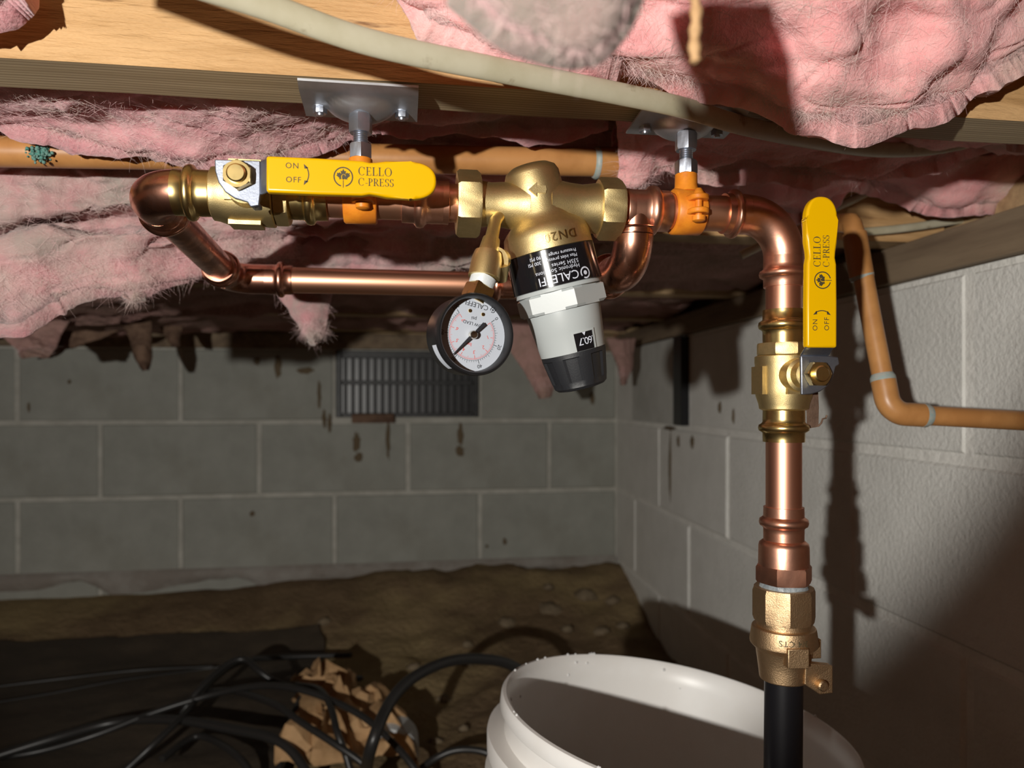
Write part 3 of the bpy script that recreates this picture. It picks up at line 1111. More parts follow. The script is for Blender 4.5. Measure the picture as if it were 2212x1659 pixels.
# gauge port: rib and boss on the front left of the body
pa, pb, pc_ = at(1070, 478, 0.440), at(1052, 560, 0.428), at(1045, 600, 0.426)
mb = MB()
mb.tube([pa + Vector((0.004, 0.006, 0.006)), pa, pa.lerp(pb, 0.45), pa.lerp(pb, 0.5), pb], [0.0034, 0.0037, 0.0040, 0.0052, 0.0066], n=24)
mb.tube([pb + (pb - pc_) * 0.35, pb, pc_], [0.0078, 0.0088, 0.0092], n=32)
mb.tube([pb + Vector((0.006, 0.003, 0.0)), at(1085, 560, 0.436)], [0.008, 0.006], n=20)
mb.tube([pb + Vector((0.008, 0.002, -0.002)), at(1083, 606, 0.436)], [0.006, 0.0035], n=16)
obj('gauge_port', mb, BRASS_CAST, reg, smooth=60)
# union nuts
for (pa_, pb_, rr) in ((986, 1036, 0.0204), (1290, 1338, 0.0196)):
    mb = MB()
    xa_, xb_ = UX(pa_, V0), UX(pb_, V0)
    mb.hexp(xa_, xb_, rr, FR((0, V0, ZR), (0, 0, -1), (0, 1, 0), (1, 0, 0)), a0=0.12, ch=0.045)
    obj('union_nut', mb, BRASS_CAST, reg, smooth=25)

# ------------------------------------------------------------------ pressure gauge
gy = math.radians(18)
rv = Vector((math.cos(gy), math.sin(gy), 0.0))
en = Vector((math.sin(gy), -math.cos(gy), 0.0))
up = Vector((0, 0, 1))
la = math.radians(12)
ex = -(rv * math.cos(la) - up * math.sin(la))
ey = -(up * math.cos(la) + rv * math.sin(la))
GC = at(1028, 722, 0.412)           # centre of the glass
MG = FR(GC, ex, ey, en)
RG = 0.0232
ga = thing('pressure_gauge', 'round black pressure gauge with white dial hanging upside down beside the regulator', 'gauge', tuple(GC - Vector((0, 0, RG))))
mb = MB()
mb.lathe([(-0.0215, RG * 0.88), (-0.0210, RG * 0.93), (-0.0190, RG * 0.965), (-0.004, RG * 0.965), (-0.0035, RG * 1.0), (0.0005, RG * 1.0), (0.0015, RG * 0.975),
          (0.0015, RG * 0.93), (0.0005, RG * 0.90), (-0.0060, RG * 0.885), (-0.0061, RG * 0.1)], MG, n=72)
obj('case', mb, BLACKP, ga, smooth=35)
zd = -0.0055
mb = MB()
mb.lathe([(zd - 0.0004, RG * 0.884), (zd, RG * 0.884)], MG, n=64)
dial = obj('dial', mb, DIAL, ga, smooth=30)
kb, rb_ = MB(), MB()


def tick(mbx, ang, r0, r1, wd):
    c, s_ = math.cos(ang), math.sin(ang)
    mbx.add([(r0 * c - wd * s_, r0 * s_ + wd * c, zd + .00008), (r0 * c + wd * s_, r0 * s_ - wd * c, zd + .00008), (r1 * c + wd * s_, r1 * s_ - wd * c, zd + .00008), (r1 * c - wd * s_, r1 * s_ + wd * c, zd + .00008)],
            [(3, 2, 1, 0)], MG)


RD = RG * 0.62
for i in range(51):
    a = math.radians(225 - 270 * i / 50)
    big = i % 10 == 0
    tick(kb, a, RD, RD * (1.16 if big else (1.12 if i % 5 == 0 else 1.07)), 0.00016 if big else 0.00008)
for i in range(71):
    a = math.radians(225 - 270 * i / 70)
    big = i % 10 == 0
    tick(rb_, a, RD * 0.95, RD * (0.80 if big else (0.84 if i % 5 == 0 else 0.89)), 0.00014 if big else 0.00007)
for mbx, r0, wd in ((kb, RD * 1.0, 0.00008), (rb_, RD * 0.955, 0.00009)):
    n = 80
    vs, fs = [], []
    for i in range(n + 1):
        a = math.radians(225 - 270 * i / n)
        for q in (r0 - wd, r0 + wd):
            vs.append((q * math.cos(a), q * math.sin(a), zd + .00008))
    for i in range(n):
        fs.append((2 * i, 2 * i + 1, 2 * i + 3, 2 * i + 2))
    mbx.add(vs, fs, MG)


def gput(mbx, body_, size, x, y, rot=0.0, z=0.0001):
    v_, f_ = text_mesh(body_, size, 'CENTER')
    c, s_ = math.cos(rot), math.sin(rot)
    mbx.add([(x + p[0] * c - (p[1] - size * .35) * s_, y + p[0] * s_ + (p[1] - size * .35) * c, zd + z) for p in v_], f_, MG)


for k, p in enumerate((0, 20, 40, 60, 80, 100)):
    a = math.radians(225 - 270 * p / 100)
    gput(kb, str(p), 0.0031, RD * 1.27 * math.cos(a), RD * 1.27 * math.sin(a), a - PI / 2)
for b_ in range(1, 8):
    a = math.radians(225 - 270 * b_ / 7)
    gput(rb_, str(b_), 0.0030, RD * 0.68 * math.cos(a), RD * 0.68 * math.sin(a), (a - PI / 2) * 0.35)
gput(kb, 'CALEFFI', 0.0041, 0.0006, -RG * 0.74)
gput(kb, 'psi', 0.0030, 0.0008, -RG * 0.40)
gput(kb, 'LOW LEAD', 0.0026, 0.0004, -RG * 0.27)
gput(rb_, 'bar', 0.0028, 0.001, RG * 0.24)
n = 20
for (ra, rbb) in ((0.0016, 0.0012), (0.0006, 0.0)):
    vs, fs = [], []
    for i in range(n + 1):
        q = math.radians(50 + 330 * i / n)
        vs += [(-0.0096 + ra * math.cos(q), -RG * 0.735 + ra * math.sin(q), zd + .0001), (-0.0096 + rbb * math.cos(q), -RG * 0.735 + rbb * math.sin(q), zd + .0001)]
    for i in range(n):
        fs.append((2 * i, 2 * i + 2, 2 * i + 3, 2 * i + 1))
    kb.add(vs, fs, MG)
obj('dial_print_black', kb, DIALK, dial, smooth=0)
obj('dial_print_red', rb_, DIALR, dial, smooth=0)
for xs in (-0.0042, 0.0040):
    mb = MB()
    mb.lathe([(zd, 0.0011), (zd + .0004, 0.0010)], MG @ Matrix.Translation((xs, -RG * 0.565, 0)), n=14)
    obj('dial_rivet', mb, BRASS, dial, smooth=30)
na = math.radians(225 - 270 * 0.63)
MN = MG @ Matrix.Rotation(na, 4, 'Z')
mb = MB()
mb.prism([(-0.0095, -0.0011), (-0.0095, 0.0011), (-0.0030, 0.0008), (0.0030, 0.0009), (0.0172, 0.00015), (0.0172, -0.00015), (0.0030, -0.0009), (-0.0030, -0.0008)][::-1], zd + 0.0016, zd + 0.0021, MN)
obj('needle', mb, DIALK, ga, smooth=0)
mb = MB()
mb.lathe([(zd + .0005, 0.0024), (zd + 0.0030, 0.0024), (zd + 0.0036, 0.0019), (zd + 0.0037, 0.0008)], MG, n=28)
obj('needle_hub', mb, CHROME, ga, smooth=40)
mb = MB()
vs, fs = [], []
for i in range(13):
    q = math.radians(28 + 42 * i / 12)
    for z_ in (-0.0115, -0.0050):
        vs.append((RG * 0.970 * math.cos(q), RG * 0.970 * math.sin(q), z_))
for i in range(12):
    fs.append((2 * i, 2 * i + 2, 2 * i + 3, 2 * i + 1))
mb.add(vs, fs, MG)
obj('sticker', mb, DIAL, ga, smooth=180, label='white sticker on the gauge case')
# stem: hex and taped thread up to the port
stem_dir = (-ey)
q0 = GC + stem_dir * (RG * 0.93) - en * 0.011
ph = at(1040, 612, 0.424)
mb = MB()
sd = (pc_ - q0).normalized()
L_ = (pc_ - q0).length
mb.lathe([(0, 0.0066), (0.3 * L_, 0.0064)], AX(q0 - sd * 0.002, sd), n=24)
mb.hexp(0.0, L_ * 0.62, 0.0088, AX(q0, sd), a0=0.9, n=4, ch=0.02)
obj('stem_hex', mb, BRASS, ga, smooth=25)
mb = MB()
mb.lathe([(L_ * 0.60, 0.0068), (L_ * 0.62, 0.0072), (L_ * 1.0, 0.0076), (L_ * 1.04, 0.006)], AX(q0, sd), n=28)
obj('thread_tape', mb, TAPE, ga, smooth=60)

# ------------------------------------------------------------------ right of the regulator: tee, clamp, elbow, riser
x0_ = UX(1336, V0)
x2_ = UX(1442, V0)
tee = thing('press_tee', 'copper press tee between the regulator and the orange clamp', 'pipe fitting', (XT, V0, ZR - 0.035))
mb = MB()
socket(mb, (x2_ - 0.0245, V0, ZR), (1, 0, 0), L=0.0245)
mb.lathe([(-0.004, RP * 1.0), (0.003, RP * 1.02), (0.0034, RP * 1.16), (0.004, RP * 1.18), (x2_ - 0.0244 - x0_, RP * 1.14)], AX((x0_, V0, ZR), (1, 0, 0)), n=40)
obj('body', mb, COPPER, tee, smooth=50)
zel = 0.082
bd = Vector((0, 0.10, -1)).normalized()
PE = Vector((XT, V0 + 0.004, zel))
mb = MB()
mb.lathe([(0, RP * 1.10), (0.014, RP * 1.08)], AX((XT, V0, ZR), (0, 0.1, -1)), n=40)
obj('branch', mb, COPPER_DK, tee, smooth=50)
elbow('press_elbow', 'dark glossy copper elbow turning back under the tee', PE, (0, -0.05, 1), (-0.12, 1, 0.05), 0.022, 0.0285, 0.050, COPPER_DK, 1.10)
pe2 = PE + Vector((-0.12, 1, 0.05)).normalized() * 0.045
pend = Vector((XT - 0.026, VB, ZB))
pipe('copper_pipe', 'short copper pipe hidden behind the regulator, leading to the bypass', pe2, pend + (pe2 - pend).normalized() * 0.03, RP, COPPER_DK)
elbow('press_elbow', 'copper elbow behind the white regulator head at the end of the bypass', pend, (-1, 0, 0), (pe2 - pend).normalized(), 0.020, 0.045, 0.045, COPPER_DK, 1.12)
xel = UX(1562, V0)
pipe('copper_pipe', 'short copper pipe inside the fully visible orange clamp', (x2_ - 0.010, V0, ZR), (xel + 0.010, V0, ZR), RP, COPPER_PIPE)
elbow('press_elbow', 'bright copper elbow from the horizontal run down into the riser', (XV, V0, ZR), (-1, 0, 0), (0, 0, -1), 0.0270, XV - xel, 0.0465, COPPER, 1.12)
pipe('copper_pipe', 'short copper riser piece above the upright brass valve', (XV, V0, ZR - 0.040), (XV, V0, ZV2 + 0.034), RP, COPPER_PIPEV)
zad = (860 - 1095) * 0.0003025
pipe('copper_pipe', 'vertical copper pipe below the upright brass valve', (XV, V0, ZV2 - 0.034), (XV, V0, zad - 0.012), RP, COPPER_PIPEV)
ad = thing('press_adapter', 'copper press adapter with hexagon above the bronze coupling', 'pipe fitting', (XV, V0, -0.1204))
mb = MB()
socket(mb, (XV, V0, zad - 0.0225), (0, 0, 1))
MA = AX((XV, V0, zad), (0, 0, -1), (1, 0, 0))
mb.lathe([(0.0215, RP * 1.14), (0.0235, RP * 1.36), (0.0255, RP * 1.40), (0.0380, RP * 1.42), (0.0382, RP * 1.3)], MA, n=44)
obj('body', mb, COPPER, ad, smooth=45)
mb = MB()
mb.hexp(0.0378, 0.0490, RP * 1.60, MA, a0=0.2, ch=0.03)
obj('hexagon', mb, COPPER, ad, smooth=25)
cp = thing('compression_coupling', 'bronze compression coupling between the copper adapter and the black water pipe', 'pipe coupling', (XV, V0, -0.184))
MC = AX((XV, V0, 0), (0, 0, -1), (1, 0, 0))
mb = MB()
mb.lathe([(0.1185, 0.0128), (0.1205, 0.0146), (0.1230, 0.0152), (0.1250, 0.0140)], MC, n=40, mod=lambda a, z: 1 + 0.03 * math.sin(5 * a + z * 900))
obj('pipe_dope', mb, DOPE, cp, smooth=60, label='grey smeared pipe dope')
mb = MB()
mb.hexp(0.1232, 0.1450, 0.0198, MC, a0=0.30, ch=0.03, n=8)
mb.lathe([(0.1440, 0.0168), (0.1500, 0.0168)], MC, n=40)
obj('coupling_body', mb, BRONZE, cp, smooth=25)
mb = MB()


def nutmod(a, z):
    return 1.0


mb.lathe([(0.1485, 0.0172), (0.1487, 0.0198), (0.1500, 0.0202), (0.1585, 0.0214), (0.1600, 0.0212), (0.1625, 0.0188), (0.1640, 0.0176), (0.1760, 0.0160), (0.1830, 0.0152), (0.1836, 0.0135)], MC, n=48)
mb.box((-0.0068, -0.0226, -0.1690), (0.0068, -0.0150, -0.1565), FR((XV, V0, 0), (math.cos(-.1), math.sin(-.1), 0), (-math.sin(-.1), math.cos(-.1), 0), (0, 0, 1)))
mb.box((0.0150, -0.0070, -0.1690), (0.0224, 0.0060, -0.1565), FR((XV, V0, 0), (1, 0, 0), (0, 1, 0), (0, 0, 1)))
obj('clamp_nut', mb, BRONZE, cp, smooth=35, bevel=(0.0006, 2))
mb = MB()
e0 = Vector((XV + 0.008, V0 - 0.0135, 0))
mb.add([(XV + 0.006, V0 - 0.0160, -0.1680), (XV + 0.0245, V0 - 0.0165, -0.1705), (XV + 0.0245, V0 - 0.0165, -0.1880), (XV + 0.0160, V0 - 0.0160, -0.1885), (XV + 0.0060, V0 - 0.0150, -0.1820),
        (XV + 0.006, V0 - 0.0100, -0.1680), (XV + 0.0245, V0 - 0.0105, -0.1705), (XV + 0.0245, V0 - 0.0105, -0.1880), (XV + 0.0160, V0 - 0.0100, -0.1885), (XV + 0.0060, V0 - 0.0090, -0.1820)],
       [(0, 4, 3, 2, 1), (5, 6, 7, 8, 9), (0, 1, 6, 5), (1, 2, 7, 6), (2, 3, 8, 7), (3, 4, 9, 8), (4, 0, 5, 9)])
obj('clamp_ear', mb, BRONZE, cp, smooth=0, bevel=(0.0006, 2))
mb = MB()
mb.lathe([(0, 0.0034), (0.0098, 0.0034), (0.0106, 0.0026)], AX((XV + 0.0160, V0 - 0.0100, -0.1818), (0, -1, 0)), n=20)
obj('clamp_bolt', mb, BRONZE, cp, smooth=40)
mb = MB()
v_, f_ = text_mesh('3/4 CTS', 0.0052, 'CENTER', 1.1)
pts = []
for p in v_:
    psi = p[0] / 0.0206
    pts.append(Vector((XV - 0.0206 * math.sin(psi + 0.20), V0 - 0.0212 * math.cos(psi + 0.20), -0.1525 - p[1])))
mb.add(pts, f_)
obj('stamp', mb, INK, cp, smooth=0)
# black water service pipe down into the ground
mb = MB()
mb.tube([(XV, V0, -0.176), (XV - 0.001, V0, -0.30), (XV - 0.003, V0 + 0.002, -0.45), (XV - 0.004, V0 + 0.004, -0.68)], 0.0121, n=32)
lone('water_service_pipe', mb, POLY, 'black plastic water pipe rising in front of the bucket', 'pipe', smooth=60)


# ------------------------------------------------------------------ pipe hangers
def hanger(label, x, ears):
    hg = thing('pipe_hanger', label, 'pipe hanger', (x, V0, ZR - 0.015), 'steel rod hangers under the joist')
    # pressed flange plate
    mb = MB()
    nx, ny = 34, 16
    L, Wd = 0.034, 0.0215
    top, bot = [], []
    for j in range(ny + 1):
        for i in range(nx + 1):
            a, b = -1 + 2 * i / nx, -1 + 2 * j / ny
            X, Y = a * L, b * Wd * (0.92 + 0.0 * a)
            bulge = 0.0085 * max(0.0, 1 - (a / 0.60) ** 2 - ((b - 0.25) / 0.80) ** 2) ** 0.75 + 0.0016 * (1 + b) + 0.0009
            lip = 0.0035 * max(0, -b - 0.70) / 0.30
            z = JB - 0.0025 - bulge + lip * 0.6 - 0.0012
            p = Vector((x + X, V0 + Y - 0.001, z))
            bot.append(p)
            top.append(p + Vector((0, 0, 0.0014)))
    fs = []
    w1 = nx + 1
    n = w1 * (ny + 1)
    for j in range(ny):
        for i in range(nx):
            a = j * w1 + i
            fs.append((a, a + w1, a + w1 + 1, a + 1))
            fs.append((n + a, n + a + 1, n + a + w1 + 1, n + a + w1))
    for i in range(nx):
        fs.append((i, i + 1, n + i + 1, n + i))
        a = ny * w1 + i
        fs.append((a + 1, a, n + a, n + a + 1))
    for j in range(ny):
        a = j * w1
        fs.append((a + w1, a, n + a, n + a + w1))
        a = j * w1 + nx
        fs.append((a, a + w1, n + a + w1, n + a))
    mb.add(bot + top, fs)
    obj('flange_plate', mb, STEEL_DK, hg, smooth=50)
    for s_ in (-1, 1):
        mb = MB()
        m_ = AX((x + s_ * 0.0245, V0 + 0.008, JB - 0.0052), (0, 0, -1), (1, 0, 0))
        mb.lathe([(0, 0.0060), (0.0014, 0.0058)], m_, n=20)
        mb.hexp(0.0012, 0.0048, 0.0042, m_)
        mb.lathe([(0.0048, 0.0022), (0.0060, 0.0018)], m_, n=12)
        obj('screw', mb, ZINC, hg, smooth=30)
    zt_, zb_ = JB - 0.0135, ZR + 0.0235
    m_ = AX((x, V0, 0), (0, 0, 1), (1, 0, 0))
    mb = MB()
    prof = []
    z = zb_ - 0.004
    k = 0
    while z < zt_ + 0.006:
        prof.append((z, 0.0044 if k % 2 else 0.0039))
        z += 0.00065
        k += 1
    mb.lathe(prof, m_, n=20)
    obj('threaded_rod', mb, ZINC, hg, smooth=70)
    for (z0_, z1_, a0) in ((zt_ - 0.0100, zt_ + 0.0010, 0.35), (zb_, zb_ + 0.0092, 0.6)):
        mb = MB()
        mb.hexp(z0_, z1_, 0.0072, m_, a0=a0)
        obj('hex_nut', mb, ZINC, hg, smooth=25)
    # split ring
    mb = MB()
    ring = [(-0.0098, RP * 1.02), (-0.0098, RP * 1.20), (-0.0088, RP * 1.28), (0.0088, RP * 1.28), (0.0098, RP * 1.20), (0.0098, RP * 1.02)]
    mb.lathe(ring, AX((x, V0, ZR), (1, 0, 0)), n=44, caps=False)
    mb.lathe([(0, 0.0085), (0.004, 0.0072), (0.0115, 0.0070), (0.0122, 0.0060)], AX((x, V0, ZR + RP * 1.1), (0, 0, 1), (1, 0, 0)), n=28)
    rg = obj('split_ring', mb, ORANGE, hg, smooth=50, label='orange painted split ring clamp')
    for s_ in (1, -1):
        mb = MB()
        n = 14
        pl = [(0.0062 * math.cos(PI * i / n), -0.0075 - 0.0060 * math.sin(PI * i / n)) for i in range(n + 1)]
        pl = [(0.0085, 0.0)] + pl + [(-0.0085, 0.0)]
        za = ZR + s_ * 0.0042 - 0.0017 + ears * 0.001
        mb.prism(pl[::-1], za, za + 0.0034, Matrix.Translation((x + 0.002, V0 - RP * 0.75, 0)))
        obj('ring_ear', mb, ORANGE, rg, smooth=40, bevel=(0.0008, 2))
    mb = MB()
    m2 = AX((x + 0.002, V0 - RP * 0.75 - 0.0072, ZR), (0, 0, 1), (1, 0, 0))
    mb.lathe([(-0.0098, 0.0026), (-0.0090, 0.0040), (-0.0062, 0.0042), (-0.0060, 0.0022), (0.0060, 0.0022), (0.0062, 0.0036), (0.0080, 0.0034), (0.0110, 0.0018)], m2, n=18)
    obj('ring_screw', mb, ORANGE, rg, smooth=40)


hanger('steel rod hanger above the yellow lever, its clamp partly hidden', UX(779, V0), 0)
hanger('steel rod hanger behind the white cable, its orange clamp beside the copper tee', UX(1482, V0), 1)

def smooth_path(pts, n=8):
    out = []
    P = [Vector(p) for p in pts]
    P = [P[0] * 2 - P[1]] + P + [P[-1] * 2 - P[-2]]
    for i in range(1, len(P) - 2):
        for k in range(n):
            t_ = k / n
            p0, p1, p2, p3 = P[i - 1:i + 3]
            out.append(0.5 * ((2 * p1) + (p2 - p0) * t_ + (2 * p0 - 5 * p1 + 4 * p2 - p3) * t_ ** 2 + (3 * p1 - p0 - 3 * p2 + p3) * t_ ** 3))
    out.append(P[-2])
    return out


# ------------------------------------------------------------------ other pipes
zz = 0.195
mb = MB()
A, B = at(-300, 322, 0.60), at(1325, 352, 0.600)
mb.tube([A, A.lerp(B, .25), A.lerp(B, .5), A.lerp(B, .75), B], 0.0113, n=28)
mb2 = MB()
t = thing('cpvc_pipe', 'orange plastic pipe running above the regulator under the insulation', 'pipe', tuple(A.lerp(B, .5) - Vector((0, 0, .0113))))
obj('pipe', mb, CPVC, t, smooth=60)
mb = MB()
c = at(1290, 352, 0.600)
mb.tube([c, B + Vector((0.002, 0, 0)), B + Vector((0.010, 0.004, 0.002)), B + Vector((0.017, 0.014, 0.004)), B + Vector((0.019, 0.026, 0.006)), B + Vector((0.019, 0.034, 0.014))], 0.0128, n=28)
obj('elbow', mb, CPVC, t, smooth=60)
mb = MB()
mb.tube([c + Vector((-0.0035, 0, 0)), c + Vector((-0.001, 0, 0)), c + Vector((0.001, 0, 0))], [0.0118, 0.0134, 0.0130], n=28)
obj('cement_ring', mb, CEMENT, t, smooth=60)
mb = MB()
for i in range(170):
    q = at(85 + random.gauss(0, 13), 330 + random.gauss(0, 8), 0.588 + random.uniform(-.004, .003))
    s_ = random.uniform(0.0004, 0.0016)
    mb.lathe([(-s_, s_ * .3), (-s_ * .4, s_), (s_ * .4, s_ * .9), (s_, s_ * .2)], AX(q, (random.uniform(-1, 1), random.uniform(-1, 1), random.uniform(-1, 1))), n=8)
obj('teal_residue', mb, VERDI, t, smooth=60, label='crumbly teal residue on the pipe')

# half inch pipe by the right wall
t = thing('cpvc_pipe', 'slim orange plastic pipe with elbow in front of the side block wall', 'pipe', tuple(at(1935, 905, 0.56)))
rq = 0.0083
P0, P1, P2 = at(1845, 500, 0.599), at(1922, 893, 0.565), at(2380, 918, 0.545)
dA, dB = (P0 - P1).normalized(), (P2 - P1).normalized()
mb = MB()
mb.tube(smooth_path([P0 + Vector((-0.006, 0.100, 0.016)), P0 + Vector((-0.004, 0.040, 0.014)), P0 + Vector((-0.001, 0.012, 0.010)), P0, P0.lerp(P1, .5), P1 + dA * 0.022], 5), rq, n=24)
mb.tube([P1 + dB * 0.022, P1.lerp(P2, .5), P2], rq, n=24)
obj('pipe', mb, CPVC, t, smooth=60)
mb = MB()
hf = math.acos(dA.dot(dB)) / 2
Rb = 0.016
T_ = Rb / math.tan(hf)
C_ = P1 + (dA + dB).normalized() * (Rb / math.sin(hf))
r1 = (P1 + dA * T_ - C_).normalized()
r2 = (P1 + dB * T_ - C_)
r2 = (r2 - r1 * r2.dot(r1)).normalized()
mb.tube([P1 + dA * 0.030] + arc_pts(C_, r1, r2, Rb, 14, 0, PI - 2 * hf) + [P1 + dB * 0.030], 0.0099, n=28)
obj('elbow', mb, CPVC, t, smooth=60)
for d_ in (dA, dB):
    mb = MB()
    mb.tube([P1 + d_ * 0.028, P1 + d_ * 0.031, P1 + d_ * 0.034], [0.0102, 0.0101, 0.0086], n=24)
    obj('cement_ring', mb, CEMENT, t, smooth=60)
mb = MB()
mb.tube([at(1846, 506, 0.5985), at(1853, 550, 0.595), at(1862, 600, 0.591)], [0.0100, 0.0102, 0.0100], n=24)
obj('coupling', mb, CPVC, t, smooth=60)
mb = MB()
mb.tube([at(1861, 596, 0.5912), at(1863, 604, 0.5909)], [0.0103, 0.0094], n=24)
obj('cement_ring', mb, CEMENT, t, smooth=60)


# ------------------------------------------------------------------ white cables
mb = MB()
cp_ = [at(-260, -300, 0.285), at(30, -180, 0.300), at(300, -75, 0.315), at(560, 8, 0.332), at(800, 92, 0.347), at(1080, 152, 0.367), at(1330, 201, 0.392), at(1480, 234, 0.412), at(1600, 270, 0.44), at(1750, 302, 0.49), at(1880, 322, 0.54), at(1990, 322, 0.57), at(2070, 310, 0.575), at(2120, 298, 0.585)]
mb.tube(smooth_path(cp_, 10), 0.0060, n=20, ell=(1.0, 0.52), up=(0, -0.25, 1))
lone('electrical_cable', mb, NMC, 'white flat electrical cable sagging under the joist in front of the hanger', 'cable', smooth=60)
mb = MB()
mb.tube(smooth_path([at(1852, 502, 0.772), at(1960, 492, 0.772), at(2080, 474, 0.772), at(2212, 455, 0.772), at(2330, 440, 0.772)], 6), 0.0046, n=16, ell=(1, .6))
lone('electrical_cable', mb, NMC, 'thin white cable along the joist beside the slim orange pipe', 'cable', smooth=60)
mb = MB()
mb.tube(smooth_path([at(1600, 552, 0.775), at(1700, 503, 0.772), at(1760, 468, 0.770), at(1840, 432, 0.765), at(1905, 398, 0.76), at(1960, 370, 0.77)], 6), 0.0046, n=16, ell=(1, .6))
lone('electrical_cable', mb, NMC, 'thin white cable slanting up behind the upright yellow lever', 'cable', smooth=60)


# ------------------------------------------------------------------ insulation
def catmull(p0, p1, p2, p3, t):
    return 0.5 * ((2 * p1) + (p2 - p0) * t + (2 * p0 - 5 * p1 + 4 * p2 - p3) * (t * t) + (3 * p1 - p0 - 3 * p2 + p3) * (t ** 3))


def net_eval(net, nu, nv):
    """Catmull-Rom surface over a control net (rows of equal length)"""
    def line(P, n):
        Q = [P[0] * 2 - P[1]] + list(P) + [P[-1] * 2 - P[-2]]
        segs = len(P) - 1
        out = []
        for i in range(n + 1):
            u = segs * i / n
            k = min(int(u), segs - 1)
            out.append(catmull(Q[k], Q[k + 1], Q[k + 2], Q[k + 3], u - k))
        return out
    rows = [line(r, nu) for r in net]
    return [list(x) for x in zip(*[line([r[i] for r in rows], nv) for i in range(nu + 1)])]


